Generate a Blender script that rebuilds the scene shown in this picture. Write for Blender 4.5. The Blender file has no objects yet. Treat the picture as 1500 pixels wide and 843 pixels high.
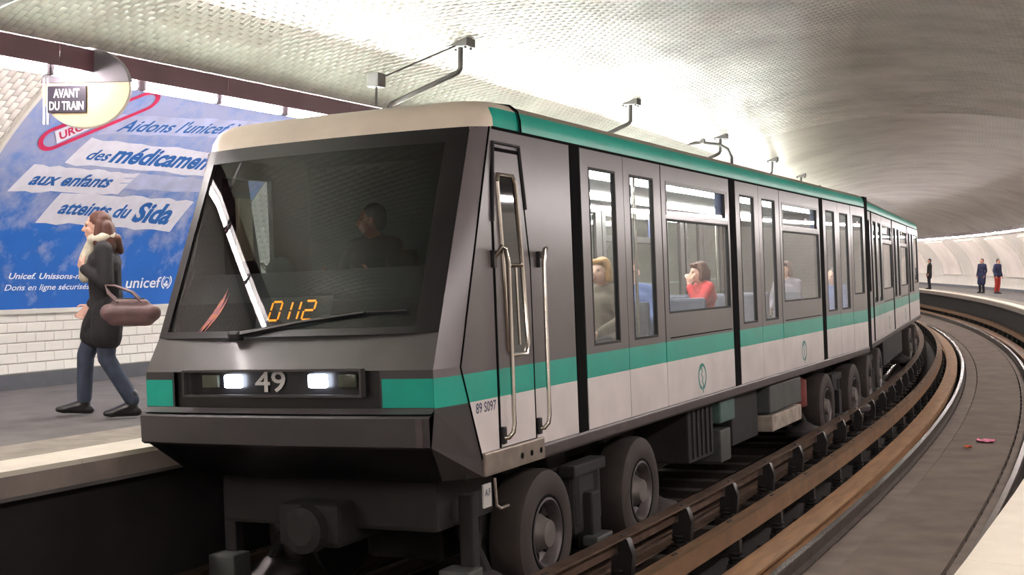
import bpy, bmesh, math, random
import numpy as np
from mathutils import Vector, Matrix, Euler

random.seed(7)
sc = bpy.context.scene
col = sc.collection

# ------------------------------------------------------------------ camera, world, exposure
FPX, TH, HY, ROLL = 1887.44, 0.451, 379.074, 0.0129
CAM = Vector((5.0623, -7.6623, 2.4285))
pit = math.atan((421.5 - HY) / FPX)
F0 = Vector((-math.sin(TH), math.cos(TH), 0)); R0 = Vector((math.cos(TH), math.sin(TH), 0)); U0 = Vector((0, 0, 1))
FW = F0 * math.cos(pit) - U0 * math.sin(pit)
UPI = U0 * math.cos(pit) + F0 * math.sin(pit)
RT = R0 * math.cos(ROLL) + UPI * math.sin(ROLL)
UP = UPI * math.cos(ROLL) - R0 * math.sin(ROLL)
cd = bpy.data.cameras.new('camera'); cam = bpy.data.objects.new('camera', cd); col.objects.link(cam)
cam.matrix_world = Matrix(((RT.x, UP.x, -FW.x, CAM.x), (RT.y, UP.y, -FW.y, CAM.y), (RT.z, UP.z, -FW.z, CAM.z), (0, 0, 0, 1)))
cd.sensor_width = 36.0; cd.lens = FPX / 1500 * 36.0; cd.clip_start = 0.05; cd.clip_end = 400
sc.camera = cam
w = bpy.data.worlds.new('world'); sc.world = w; w.use_nodes = True
w.node_tree.nodes['Background'].inputs[0].default_value = (0.6, 0.62, 0.65, 1)
w.node_tree.nodes['Background'].inputs[1].default_value = 0.01
sc.view_settings.view_transform = 'Standard'; sc.view_settings.look = 'None'
sc.view_settings.exposure = 0.42; sc.view_settings.gamma = 1.0; sc.view_settings.use_curve_mapping = False
TUBE_POWER = 64.0        # radiance of the fluorescent tubes
ADDED_UPLIGHT_POWER = 290.0     # radiance of unseen tubes added on poster-side fixtures to brighten the vault
CABIN_POWER = 22.0        # radiance of the saloon lamps in the train

# ------------------------------------------------------------------ the place's own coordinates: curve of the line
RC, YC, CANT = 190.0, 5.0, 0.0562
def W(s, u, z):
    a = s / RC
    return Vector((-RC + (RC + u) * math.cos(a), YC + (RC + u) * math.sin(a), z))
def Wm(s, u, z):                                    # frame: local x outwards (u), y along the line, z up
    return Matrix.Translation(W(s, u, z)) @ Matrix.Rotation(s / RC, 4, 'Z')
UCN, VA, VB, ZCN = 1.55, 7.0, 4.04, 1.5             # vault ellipse
PHI = np.radians(np.linspace(-10, 190, 2001))
VU = UCN - VA * np.cos(PHI); VZ = ZCN + VB * np.sin(PHI)
VARC = np.concatenate([[0], np.cumsum(np.hypot(np.diff(VU), np.diff(VZ)))])
NU, NZ = np.cos(PHI) / VA, -np.sin(PHI) / VB        # inward normal
NL = np.hypot(NU, NZ); NU, NZ = NU / NL, NZ / NL
ATOT = float(VARC[-1])
def vault_np(s, a, off=0.0):                        # arrays -> world xyz on the vault, off = distance inwards
    s = np.asarray(s, float); a = np.asarray(a, float)
    u = np.interp(a, VARC, VU) + off * np.interp(a, VARC, NU)
    z = np.interp(a, VARC, VZ) + off * np.interp(a, VARC, NZ)
    t = s / RC
    return np.stack([-RC + (RC + u) * np.cos(t), YC + (RC + u) * np.sin(t), z + 0 * t], -1)
S0, S1 = -22.0, 112.0
ZP = 1.0                                            # platform height
UL, UR = -1.38, 4.45                                # platform edges
ZR = -0.2                                           # running surface

# ------------------------------------------------------------------ materials
MT = {}
def lin(c):
    return tuple(((x / 255) / 12.92 if x / 255 <= .04045 else ((x / 255 + .055) / 1.055) ** 2.4) for x in c)
def new_mat(name):
    m = bpy.data.materials.new(name); m.use_nodes = True; MT[name] = m
    nt = m.node_tree; return m, nt, nt.nodes['Principled BSDF']
def mat(name, rgb, rough=.5, metal=0., var=.12, scale=6., bump=0., bscale=60., spec=.5, coat=0., crough=.1, stretch=None, rgb2=None):
    m, nt, b = new_mat(name)
    c = lin(rgb); c2 = lin(rgb2) if rgb2 else tuple(x * (1 - 2.2 * var) for x in c)
    tc = nt.nodes.new('ShaderNodeTexCoord'); src = tc.outputs['Object']
    if stretch:
        mp = nt.nodes.new('ShaderNodeMapping'); mp.inputs['Scale'].default_value = stretch
        nt.links.new(src, mp.inputs[0]); src = mp.outputs[0]
    n = nt.nodes.new('ShaderNodeTexNoise'); n.inputs['Scale'].default_value = scale; n.inputs['Detail'].default_value = 5
    nt.links.new(src, n.inputs['Vector'])
    r = nt.nodes.new('ShaderNodeValToRGB'); r.color_ramp.elements[0].position = .32; r.color_ramp.elements[1].position = .68
    r.color_ramp.elements[0].color = (*c2, 1); r.color_ramp.elements[1].color = (*c, 1)
    nt.links.new(n.outputs['Fac'], r.inputs[0]); nt.links.new(r.outputs[0], b.inputs['Base Color'])
    b.inputs['Roughness'].default_value = rough; b.inputs['Metallic'].default_value = metal
    b.inputs['Specular IOR Level'].default_value = spec
    b.inputs['Coat Weight'].default_value = coat; b.inputs['Coat Roughness'].default_value = crough
    if bump:
        n2 = nt.nodes.new('ShaderNodeTexNoise'); n2.inputs['Scale'].default_value = bscale; n2.inputs['Detail'].default_value = 4
        nt.links.new(src, n2.inputs['Vector'])
        bp = nt.nodes.new('ShaderNodeBump'); bp.inputs['Strength'].default_value = bump; bp.inputs['Distance'].default_value = .02
        nt.links.new(n2.outputs['Fac'], bp.inputs['Height']); nt.links.new(bp.outputs[0], b.inputs['Normal'])
    return m
def emit(name, rgb, strength):
    m, nt, b = new_mat(name)
    c = lin(rgb); b.inputs['Base Color'].default_value = (*c, 1)
    b.inputs['Emission Color'].default_value = (*c, 1); b.inputs['Emission Strength'].default_value = strength
    return m
def glass(name, tint, ior=1.5, rough=.02):
    m = bpy.data.materials.new(name); m.use_nodes = True; MT[name] = m; nt = m.node_tree
    nt.nodes.remove(nt.nodes['Principled BSDF']); out = nt.nodes['Material Output']
    t = nt.nodes.new('ShaderNodeBsdfTransparent'); t.inputs[0].default_value = (*tint, 1)
    g = nt.nodes.new('ShaderNodeBsdfGlossy'); g.inputs['Roughness'].default_value = rough; g.inputs['Color'].default_value = (1, 1, 1, 1)
    fr = nt.nodes.new('ShaderNodeFresnel'); fr.inputs['IOR'].default_value = ior
    ge = nt.nodes.new('ShaderNodeNewGeometry'); iv = nt.nodes.new('ShaderNodeMath'); iv.operation = 'SUBTRACT'; iv.inputs[0].default_value = 1.; nt.links.new(ge.outputs['Backfacing'], iv.inputs[1])
    fm = nt.nodes.new('ShaderNodeMath'); fm.operation = 'MULTIPLY'; nt.links.new(fr.outputs[0], fm.inputs[0]); nt.links.new(iv.outputs[0], fm.inputs[1])
    mx = nt.nodes.new('ShaderNodeMixShader'); nt.links.new(fm.outputs[0], mx.inputs[0])
    nt.links.new(t.outputs[0], mx.inputs[1]); nt.links.new(g.outputs[0], mx.inputs[2]); nt.links.new(mx.outputs[0], out.inputs[0])
    return m
def livery(name, bands, rough=.3, metal=0., yfrom=None):
    """flat paint colours by height on the car: bands = [(z_from, rgb), ...] from the bottom up"""
    m, nt, b = new_mat(name)
    tc = nt.nodes.new('ShaderNodeTexCoord'); sp = nt.nodes.new('ShaderNodeSeparateXYZ'); nt.links.new(tc.outputs['Object'], sp.inputs[0])
    prev = None
    for i, (z0, rgb) in enumerate(bands):
        c = (*lin(rgb), 1)
        if i == 0:
            rg = nt.nodes.new('ShaderNodeRGB'); rg.outputs[0].default_value = c; prev = rg.outputs[0]; continue
        gt = nt.nodes.new('ShaderNodeMath'); gt.operation = 'GREATER_THAN'; gt.inputs[1].default_value = z0; nt.links.new(sp.outputs['Z'], gt.inputs[0])
        fac = gt.outputs[0]
        mx = nt.nodes.new('ShaderNodeMix'); mx.data_type = 'RGBA'; nt.links.new(fac, mx.inputs[0]); nt.links.new(prev, mx.inputs[6]); mx.inputs[7].default_value = c
        prev = mx.outputs[2]
    if yfrom is not None:                            # the first band only starts behind y (paint edge on the roof corner)
        y0, rgb = yfrom
        gt = nt.nodes.new('ShaderNodeMath'); gt.operation = 'LESS_THAN'; gt.inputs[1].default_value = y0; nt.links.new(sp.outputs['Y'], gt.inputs[0])
        mx = nt.nodes.new('ShaderNodeMix'); mx.data_type = 'RGBA'; nt.links.new(gt.outputs[0], mx.inputs[0]); nt.links.new(prev, mx.inputs[6]); mx.inputs[7].default_value = (*lin(rgb), 1)
        prev = mx.outputs[2]
    n = nt.nodes.new('ShaderNodeTexNoise'); n.inputs['Scale'].default_value = 2.5; n.inputs['Detail'].default_value = 6
    nt.links.new(tc.outputs['Object'], n.inputs['Vector'])
    mr = nt.nodes.new('ShaderNodeMapRange'); mr.inputs[1].default_value = .3; mr.inputs[2].default_value = .7; mr.inputs[3].default_value = .84; mr.inputs[4].default_value = 1.
    nt.links.new(n.outputs['Fac'], mr.inputs[0])
    mu = nt.nodes.new('ShaderNodeMix'); mu.data_type = 'RGBA'; mu.blend_type = 'MULTIPLY'; mu.inputs[0].default_value = 1.
    nt.links.new(prev, mu.inputs[6]); nt.links.new(mr.outputs[0], mu.inputs[7])
    nt.links.new(mu.outputs[2], b.inputs['Base Color'])
    b.inputs['Roughness'].default_value = rough; b.inputs['Metallic'].default_value = metal
    return m
def tile_mat(name, rgb, rgb2, rough, coat, brick=None, spec=.5, cr=.12):
    """glazed tile; brick=(width,height) adds far-away joints by texture on UVs"""
    m, nt, b = new_mat(name)
    tc = nt.nodes.new('ShaderNodeTexCoord')
    n = nt.nodes.new('ShaderNodeTexNoise'); n.inputs['Scale'].default_value = .55; n.inputs['Detail'].default_value = 7; n.inputs['Roughness'].default_value = .62
    nt.links.new(tc.outputs['Object'], n.inputs['Vector'])
    r = nt.nodes.new('ShaderNodeValToRGB'); r.color_ramp.elements[0].position = .3; r.color_ramp.elements[1].position = .66
    r.color_ramp.elements[0].color = (*lin(rgb2), 1); r.color_ramp.elements[1].color = (*lin(rgb), 1)
    nt.links.new(n.outputs['Fac'], r.inputs[0]); out = r.outputs[0]
    if brick:
        bt = nt.nodes.new('ShaderNodeTexBrick'); bt.inputs['Scale'].default_value = 1.; bt.inputs['Brick Width'].default_value = brick[0]; bt.inputs['Row Height'].default_value = brick[1]
        bt.inputs['Mortar Size'].default_value = .006; bt.inputs['Mortar Smooth'].default_value = .3
        bt.inputs['Color1'].default_value = (1, 1, 1, 1); bt.inputs['Color2'].default_value = (.93, .93, .93, 1); bt.inputs['Mortar'].default_value = (.55, .53, .5, 1)
        nt.links.new(tc.outputs['UV'], bt.inputs['Vector'])
        mu = nt.nodes.new('ShaderNodeMix'); mu.data_type = 'RGBA'; mu.blend_type = 'MULTIPLY'; mu.inputs[0].default_value = 1.
        nt.links.new(out, mu.inputs[6]); nt.links.new(bt.outputs['Color'], mu.inputs[7]); out = mu.outputs[2]
        bp = nt.nodes.new('ShaderNodeBump'); bp.invert = True; bp.inputs['Strength'].default_value = .6; bp.inputs['Distance'].default_value = .006
        nt.links.new(bt.outputs['Fac'], bp.inputs['Height']); nt.links.new(bp.outputs[0], b.inputs['Normal'])
    nt.links.new(out, b.inputs['Base Color'])
    b.inputs['Roughness'].default_value = rough; b.inputs['Coat Weight'].default_value = coat; b.inputs['Coat Roughness'].default_value = cr
    b.inputs['Specular IOR Level'].default_value = spec
    return m

TEAL = (18, 158, 138); WHITE = (226, 218, 216); GREY = (92, 86, 86); DARK = (58, 55, 55)
tile_mat('vault_tile', (190, 185, 174), (140, 132, 121), .34, .5, None, cr=.2)
tile_mat('vault_far', (184, 179, 168), (136, 128, 117), .34, .5, (.15, .078), cr=.2)
tile_mat('wall_tile', (236, 232, 226), (222, 214, 206), .25, .4)
tile_mat('wall_far', (244, 240, 232), (230, 222, 212), .3, .3, (.26, .105))
mat('grout', (128, 122, 114), .85)
mat('asphalt', (104, 100, 98), .8, var=.14, scale=3, bump=.25, bscale=220)
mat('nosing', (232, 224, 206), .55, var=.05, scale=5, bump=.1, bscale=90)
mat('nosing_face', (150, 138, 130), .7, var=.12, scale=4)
mat('tactile', (150, 142, 130), .8, var=.12, scale=7, bump=.5, bscale=120)
mat('pit_wall', (36, 33, 32), .9, var=.2, scale=2)
mat('trackbed', (46, 41, 38), .9, var=.22, scale=1.6, bump=.35, bscale=40)
mat('track_slab', (112, 97, 86), .85, var=.16, scale=2.2, bump=.25, bscale=70)
mat('kerb_concrete', (116, 102, 92), .85, var=.15, scale=3, bump=.2, bscale=60)
mat('baseboard', (70, 70, 78), .6)
mat('moulding', (226, 222, 214), .3, coat=.3)
mat('steel_rail', (190, 185, 182), .2, metal=1., var=.06)
mat('rail_web', (74, 62, 54), .8, var=.2)
mat('rollway', (184, 142, 104), .45, metal=.2, var=.16, scale=4, stretch=(3, .4, 1))
mat('guide_bar', (136, 104, 76), .5, metal=.2, var=.2, scale=5, stretch=(3, .5, 1))
mat('train_bar', (112, 90, 76), .5, metal=.3, var=.2, scale=5)
mat('sleeper', (58, 49, 43), .9, var=.2, scale=8, bump=.3, bscale=50)
mat('insulator', (40, 37, 36), .45, var=.15, scale=10)
mat('housing', (92, 58, 66), .35, var=.1, scale=3, coat=.3)
mat('housing_grey', (110, 104, 112), .4, var=.08)
mat('reflector', (240, 240, 238), .5, var=.02)
emit('tube', (255, 246, 244), TUBE_POWER)
emit('added_uplight_tube', (246, 255, 247), ADDED_UPLIGHT_POWER)  # unseen extra tubes, added only to light the vault
mat('hanger', (84, 80, 78), .5, metal=.2, var=.15)
mat('sign_white', (206, 184, 150), .5, var=.03)
mat('sign_black', (44, 38, 50), .4, var=.05)
mat('sign_lettering', (240, 238, 236), .5, var=.0)
mat('paper', (226, 224, 234), .7, var=.05, scale=9)
mat('paper_lilac', (186, 192, 222), .7, var=.1, scale=5)
mat('ink_blue', (34, 96, 168), .7, var=.03)
mat('ink_white', (240, 242, 248), .7, var=0.)
mat('ink_red', (206, 44, 92), .7, var=.08, scale=12)
mat('frame_white', (222, 218, 208), .4, var=.05)
mat('far_poster', (240, 230, 222), .5, var=.07, scale=.8)
livery('car_paint', [(0, WHITE), (1.41, TEAL), (1.60, GREY)], .28)
livery('nose_paint', [(0, DARK), (1.41, TEAL), (1.60, (104, 97, 98))], .3)
livery('roof_paint_shade_dirt', [(0, TEAL), (3.425, (150, 136, 122))], .4)  # grey-beige above the band: shadow and dirt put into the cream colour
livery('fairing_paint', [(0, TEAL), (3.425, (222, 208, 190))], .35, yfrom=(.36, (222, 208, 190)))
mat('dark_plastic', (60, 56, 56), .45, var=.08)
mat('charcoal', (72, 68, 68), .35, var=.06, coat=.2)
mat('black', (22, 20, 22), .35, var=.1)
mat('black_rubber', (30, 28, 29), .7, var=.15)
mat('seam', (12, 11, 12), .9, var=0., spec=.08)
mat('teal', TEAL, .3, var=.04)
mat('logo_teal', (24, 128, 118), .4, var=.03)
mat('lettering_blue', (60, 64, 92), .5, var=0.)
mat('lettering_grey', (190, 188, 184), .45, var=0.)
mat('chrome', (212, 205, 196), .18, metal=1., var=.03)
mat('step_metal', (168, 156, 146), .4, metal=.7, var=.12, scale=8)
mat('sole_bar', (84, 76, 76), .45, metal=.3, var=.12)
mat('tyre', (56, 48, 44), .75, var=.16, scale=5, bump=.1, bscale=60)
mat('rim', (96, 90, 90), .45, metal=.5, var=.15)
mat('rim_dark', (14, 13, 14), .8, spec=.1)
mat('hub', (124, 118, 114), .5, metal=.4, var=.12)
mat('underframe', (32, 29, 28), .8, var=.2, scale=4)
mat('equipment_box', (72, 74, 72), .6, var=.15)
mat('equipment_teal', (70, 96, 92), .6, var=.12)
mat('red_paint', (120, 52, 46), .5, var=.12)
mat('dirty_white', (172, 160, 148), .7, var=.2, scale=9)
mat('interior_wall', (228, 224, 220), .5, var=.04)
mat('interior_floor', (112, 108, 108), .7)
mat('cab_wall', (78, 88, 84), .6, var=.08)
mat('dashboard', (46, 46, 48), .6)
mat('seat_fabric', (92, 96, 112), .85, var=.14, scale=20)
emit('saloon_lamp', (255, 250, 244), CABIN_POWER)
emit('headlamp', (226, 236, 255), 14.)
mat('tail_lens', (74, 78, 66), .2, var=.05)
emit('led_orange', (255, 150, 30), 2.2)
mat('decal_orange', (206, 122, 70), .5, var=.1, scale=30, rgb2=(150, 90, 120))
mat('blank_blue', (70, 92, 150), .4, var=.1)
glass('clear_glass', (.86, .9, .9))
glass('dimming_acrylic', (.27, .285, .275), 1.45, .2)  # for the added cover that dims the vault right above the strip
glass('tinted_glass', (.42, .46, .46), 1.55, .015)
glass('dark_glass', (.05, .05, .055), 1.6, .03)
mat('skin', (214, 160, 136), .55, var=.06, scale=14)
mat('skin_pale', (226, 180, 160), .55, var=.05, scale=14)
mat('skin_dark', (150, 92, 66), .55, var=.06)
mat('hair_brown', (94, 54, 42), .55, var=.2, scale=40, stretch=(1, 1, .15))
mat('hair_blond', (186, 142, 88), .55, var=.18, scale=40, stretch=(1, 1, .2))
mat('hair_black', (36, 28, 26), .5, var=.2, scale=40)
mat('coat_black', (34, 31, 34), .85, var=.15, scale=12, bump=.2, bscale=30)
mat('coat_navy', (40, 44, 78), .85, var=.15, scale=12)
mat('coat_red', (204, 66, 70), .85, var=.14, scale=10)
mat('coat_olive', (122, 112, 98), .85, var=.2, scale=8)
mat('coat_grey', (128, 122, 134), .85, var=.14, scale=8)
mat('coat_blue', (92, 112, 160), .85, var=.14, scale=8)
mat('trouser_blue', (58, 66, 84), .85, var=.14, scale=14)
mat('trouser_dark', (40, 40, 52), .85, var=.12)
mat('trouser_red', (176, 56, 50), .85, var=.12)
mat('scarf_cream', (226, 218, 196), .9, var=.12, scale=18, bump=.3, bscale=50)
mat('boot_black', (30, 27, 28), .3, var=.1, coat=.3)
mat('bag_brown', (112, 84, 84), .5, var=.16, scale=10, bump=.2, bscale=30)
mat('eye', (30, 24, 22), .2, var=0.)
mat('lip', (176, 92, 88), .5, var=.05)
mat('litter_pink', (226, 132, 160), .7, var=.12, scale=20)
mat('litter_orange', (216, 92, 40), .7, var=.1, scale=20)
# poster print
m, nt, b = new_mat('poster_print')
tc = nt.nodes.new('ShaderNodeTexCoord'); sp = nt.nodes.new('ShaderNodeSeparateXYZ'); nt.links.new(tc.outputs['Object'], sp.inputs[0])
mr = nt.nodes.new('ShaderNodeMapRange'); mr.inputs[1].default_value = 1.9; mr.inputs[2].default_value = 3.5; nt.links.new(sp.outputs['Z'], mr.inputs[0])
cr = nt.nodes.new('ShaderNodeValToRGB'); e = cr.color_ramp.elements
e[0].color = (*lin((24, 92, 176)), 1); e[1].color = (*lin((104, 142, 206)), 1); e.new(.5).color = (*lin((34, 104, 190)), 1)
nt.links.new(mr.outputs[0], cr.inputs[0])
n = nt.nodes.new('ShaderNodeTexNoise'); n.inputs['Scale'].default_value = 3.2; n.inputs['Detail'].default_value = 8; n.inputs['Roughness'].default_value = .65; nt.links.new(tc.outputs['Object'], n.inputs['Vector'])
ad = nt.nodes.new('ShaderNodeMath'); ad.operation = 'MULTIPLY_ADD'; nt.links.new(mr.outputs[0], ad.inputs[0]); ad.inputs[1].default_value = .34; nt.links.new(n.outputs['Fac'], ad.inputs[2])
r2 = nt.nodes.new('ShaderNodeValToRGB'); r2.color_ramp.elements[0].position = .62; r2.color_ramp.elements[1].position = .86
nt.links.new(ad.outputs[0], r2.inputs[0])
mx = nt.nodes.new('ShaderNodeMix'); mx.data_type = 'RGBA'; nt.links.new(r2.outputs[0], mx.inputs[0]); nt.links.new(cr.outputs[0], mx.inputs[6]); mx.inputs[7].default_value = (*lin((158, 164, 198)), 1)
nt.links.new(mx.outputs[2], b.inputs['Base Color']); b.inputs['Roughness'].default_value = .6

# ------------------------------------------------------------------ mesh helpers
def link(o, parent=None):
    col.objects.link(o)
    if parent is not None: o.parent = parent
    return o
def empty(name, matrix=None, parent=None):
    o = bpy.data.objects.new(name, None); o.empty_display_size = .2; link(o, parent)
    if matrix is not None: o.matrix_world = matrix
    return o
def tag(o, label=None, cat=None, group=None, kind=None):
    if label: o['label'] = label
    if cat: o['category'] = cat
    if group: o['group'] = group
    if kind: o['kind'] = kind
    return o
def thing(name, label, cat, matrix=None, group=None):
    return tag(empty(name, matrix), label, cat, group)
class MB:
    def __init__(s): s.v = []; s.f = []
    def add(s, vs, fs):
        o = len(s.v); s.v.extend(tuple(x) for x in vs); s.f.extend(tuple(i + o for i in q) for q in fs); return s
    def box(s, x0, x1, y0, y1, z0, z1):
        v = [(x, y, z) for z in (z0, z1) for y in (y0, y1) for x in (x0, x1)]
        return s.add(v, [(0, 2, 3, 1), (4, 5, 7, 6), (0, 1, 5, 4), (2, 6, 7, 3), (0, 4, 6, 2), (1, 3, 7, 5)])
    def bbox(s, x0, x1, y0, y1, z0, z1, b=.01):      # box with bevelled edges
        bm = bmesh.new(); bmesh.ops.create_cube(bm, size=1.)
        for v in bm.verts: v.co = Vector(((x0 + x1) / 2 + v.co.x * (x1 - x0), (y0 + y1) / 2 + v.co.y * (y1 - y0), (z0 + z1) / 2 + v.co.z * (z1 - z0)))
        bmesh.ops.bevel(bm, geom=bm.edges[:], offset=min(b, .45 * min(abs(x1 - x0), abs(y1 - y0), abs(z1 - z0))), segments=2, affect='EDGES', profile=.6)
        bm.verts.index_update(); s.add([v.co for v in bm.verts], [[v.index for v in f.verts] for f in bm.faces]); bm.free(); return s
    def prism(s, poly, fn, a, b_):                   # poly of (p,q); fn(p,q,t)->xyz ; between t=a and t=b_
        n = len(poly); v = [fn(p, q, a) for p, q in poly] + [fn(p, q, b_) for p, q in poly]
        return s.add(v, [tuple(range(n))[::-1], tuple(range(n, 2 * n))] + [(i, (i + 1) % n, n + (i + 1) % n, n + i) for i in range(n)])
    def tube(s, path, r, n=8, caps=True):
        path = [Vector(p) for p in path]; rs = r if isinstance(r, (list, tuple)) else [r] * len(path)
        t = (path[1] - path[0]).normalized(); up = Vector((0, 0, 1)) if abs(t.z) < .9 else Vector((1, 0, 0)); a = t.cross(up).normalized()
        rings = []
        for i, p in enumerate(path):
            t = ((path[i + 1] - p) if i + 1 < len(path) else (p - path[i - 1])).normalized()
            if 0 < i < len(path) - 1: t = ((path[i + 1] - p).normalized() + (p - path[i - 1]).normalized()).normalized()
            a = (a - t * a.dot(t)).normalized(); c = t.cross(a)
            rings.append([p + (a * math.cos(2 * math.pi * k / n) + c * math.sin(2 * math.pi * k / n)) * rs[i] for k in range(n)])
        v = [q for g in rings for q in g]; f = [(i * n + k, i * n + (k + 1) % n, (i + 1) * n + (k + 1) % n, (i + 1) * n + k) for i in range(len(rings) - 1) for k in range(n)]
        if caps: f += [tuple(range(n))[::-1], tuple(range(len(v) - n, len(v)))]
        return s.add(v, f)
    def lathe(s, prof, fn, n=32, caps=True):                    # prof (axial, radius); fn(axial, a, b)->xyz
        v = [fn(h, r * math.cos(2 * math.pi * k / n), r * math.sin(2 * math.pi * k / n)) for h, r in prof for k in range(n)]
        f = [(i * n + k, i * n + (k + 1) % n, (i + 1) * n + (k + 1) % n, (i + 1) * n + k) for i in range(len(prof) - 1) for k in range(n)]
        if caps: f += [tuple(range(n))[::-1], tuple(range(len(v) - n, len(v)))]
        return s.add(v, f)
    def grid(s, rows):                               # rows of equal length lists of points
        m_ = len(rows[0]); return s.add([p for r in rows for p in r], [(i * m_ + j, i * m_ + j + 1, (i + 1) * m_ + j + 1, (i + 1) * m_ + j) for i in range(len(rows) - 1) for j in range(m_ - 1)])
    def mesh(s, name, material, smooth=False, fix=True):
        me = bpy.data.meshes.new(name); me.from_pydata([tuple(q) for q in s.v], [], s.f)
        if fix:
            bm = bmesh.new(); bm.from_mesh(me); bmesh.ops.recalc_face_normals(bm, faces=bm.faces); bm.to_mesh(me); bm.free()
        me.materials.append(MT[material])
        if smooth:
            me.polygons.foreach_set('use_smooth', [True] * len(me.polygons))
            try: me.set_sharp_from_angle(angle=math.radians(smooth if smooth is not True else 40))
            except Exception: pass
        me.update(); return me
    def build(s, name, material, parent=None, smooth=False, fix=True):
        return link(bpy.data.objects.new(name, s.mesh(name, material, smooth, fix)), parent)
def sweep(profile, s0, s1, step=1.5, closed=True):   # profile of (u,z) along the line
    k = max(2, int(abs(s1 - s0) / step) + 1); ss = np.linspace(s0, s1, k); m_ = len(profile); b = MB()
    v = [W(s_, u, z) for s_ in ss for u, z in profile]
    rng = range(m_) if closed else range(m_ - 1)
    f = [(i * m_ + j, i * m_ + (j + 1) % m_, (i + 1) * m_ + (j + 1) % m_, (i + 1) * m_ + j) for i in range(k - 1) for j in rng]
    if closed: f += [tuple(range(m_))[::-1], tuple(range(len(v) - m_, len(v)))]
    return b.add(v, f)
def rect(u0, u1, z0, z1): return [(u0, z0), (u1, z0), (u1, z1), (u0, z1)]
def copy_tree(o, parent=None):
    c = o.copy(); col.objects.link(c); c.parent = parent
    for ch in [x for x in o.children]: copy_tree(ch, c)
    return c
def struct(o): o['kind'] = 'structure'; return o

# lettering: all strings turned into flat meshes once
TXT = {}
def prep_text(strings):
    tmp = []
    for t, bold in strings:
        cu = bpy.data.curves.new('lettering', 'FONT'); cu.body = t; cu.size = 1.; cu.offset = bold; cu.resolution_u = 3
        o = bpy.data.objects.new('lettering', cu); col.objects.link(o); tmp.append((t, o))
    bpy.context.view_layer.update(); dg = bpy.context.evaluated_depsgraph_get()
    for t, o in tmp:
        me = bpy.data.meshes.new_from_object(o.evaluated_get(dg))
        v = np.array([q.co[:2] for q in me.vertices]); v -= v.min(0); v /= v.max(0)
        TXT[t] = (v, [tuple(p.vertices) for p in me.polygons])
        bpy.data.meshes.remove(me); cu = o.data; bpy.data.objects.remove(o); bpy.data.curves.remove(cu)
def text_on(name, t, fn, material, parent, shear=0.):
    """fn(x,y)->xyz with x,y in 0..1 over the line's box; raised letters 2 mm thick come from fn(x,y,1)"""
    v, f = TXT[t]; n = len(v); b = MB()
    P = [fn(x + shear * y, y) for x, y in v]
    b.add(P, f); o = b.build(name, material, parent, fix=False); return o
prep_text([("AVANT", .02), ("DU TRAIN", .02), ("Aidons l'unicef à", .02), ("des", .02), ("médicaments", .035), ("aux enfants", .03), ("atteints du", .03), ("Sida", .04),
           ("Unicef. Unissons-nous pour", .02), ("Dons en ligne sécurisés www", .01), ("unicef", .012), ("URGENT", .03), ("49", .012), ("89 S097", .012), ("A.F", .02)])

# ------------------------------------------------------------------ SETTING: trackbed, platforms, walls, vault
struct(sweep(rect(UL - .25, UR + .25, -.75, -.46), S0, S1).build('floor', 'trackbed'))
for nm, ue, uw, sg in (('left', UL, -5.55, -1), ('right', UR, 8.65, 1)):
    st = .38
    p = struct(sweep(rect(min(ue + sg * .02, uw), max(ue + sg * .02, uw), .80, ZP - .004), S0, S1).build('platform_' + nm, 'asphalt'))
    sweep(rect(*sorted((ue + sg * (st + .01), ue + sg * (st + .55))), ZP - .01, ZP + .002), S0, S1).build('tactile_strip', 'tactile', p)
    sl = 2.0; k = int((S1 - S0) / sl)
    a, c = sorted((ue, ue + sg * st))
    near = [i for i in range(k) if -14 < S0 + i * sl < 60]
    for i in near:
        s_ = S0 + i * sl
        sweep(rect(a, c, ZP - .03, ZP + .006), s_ + .003, s_ + sl - .003, 1.).build('nosing_slab', 'nosing', p)
    sweep(rect(a, c, ZP - .03, ZP + .005), S0 + (near[-1] + 1) * sl, S1).build('nosing_run', 'nosing', p)
    sweep(rect(a, c, ZP - .03, ZP + .005), S0, S0 + near[0] * sl).build('nosing_run', 'nosing', p)
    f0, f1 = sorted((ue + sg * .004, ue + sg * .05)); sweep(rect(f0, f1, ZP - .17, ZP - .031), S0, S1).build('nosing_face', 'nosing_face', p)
    f0, f1 = sorted((ue + sg * .22, ue + sg * .34)); struct(sweep(rect(f0, f1, -.47, .81), S0, S1).build('trim_%d' % (1 if sg < 0 else 2), 'pit_wall'))
    # ribs in the shadowed face under the platform
for i in range(26):
    s_ = -9 + i * 2.4
    sweep(rect(UL - .22, UL - .16, -.46, .80), s_, s_ + .05, 1).build('rib', 'pit_wall', bpy.data.objects['trim_1'])
# vault base
A0 = 0.18
aa = np.linspace(A0, ATOT - A0, 97); ss = np.linspace(S0, S1, 68)
SS, AA = np.meshgrid(ss, aa, indexing='ij'); P = vault_np(SS, AA, 0.)
def grid_np(P, name, material, parent=None, uv=None, smooth=True):
    n, m_ = P.shape[:2]; me = bpy.data.meshes.new(name)
    idx = np.arange(n * m_).reshape(n, m_); q = np.stack([idx[:-1, :-1], idx[:-1, 1:], idx[1:, 1:], idx[1:, :-1]], -1).reshape(-1, 4)
    me.from_pydata(P.reshape(-1, 3).tolist(), [], q.tolist()); me.materials.append(MT[material])
    if uv is not None:
        l = me.uv_layers.new(name='UVMap'); l.data.foreach_set('uv', uv.reshape(-1, 2)[q.reshape(-1)].astype(np.float32).ravel())
    me.polygons.foreach_set('use_smooth', [smooth] * len(me.polygons)); me.update()
    return link(bpy.data.objects.new(name, me), parent)
SPLIT_L, SPLIT_R = 4.2, ATOT - 3.6                   # walls up to here, vault in between
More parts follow.
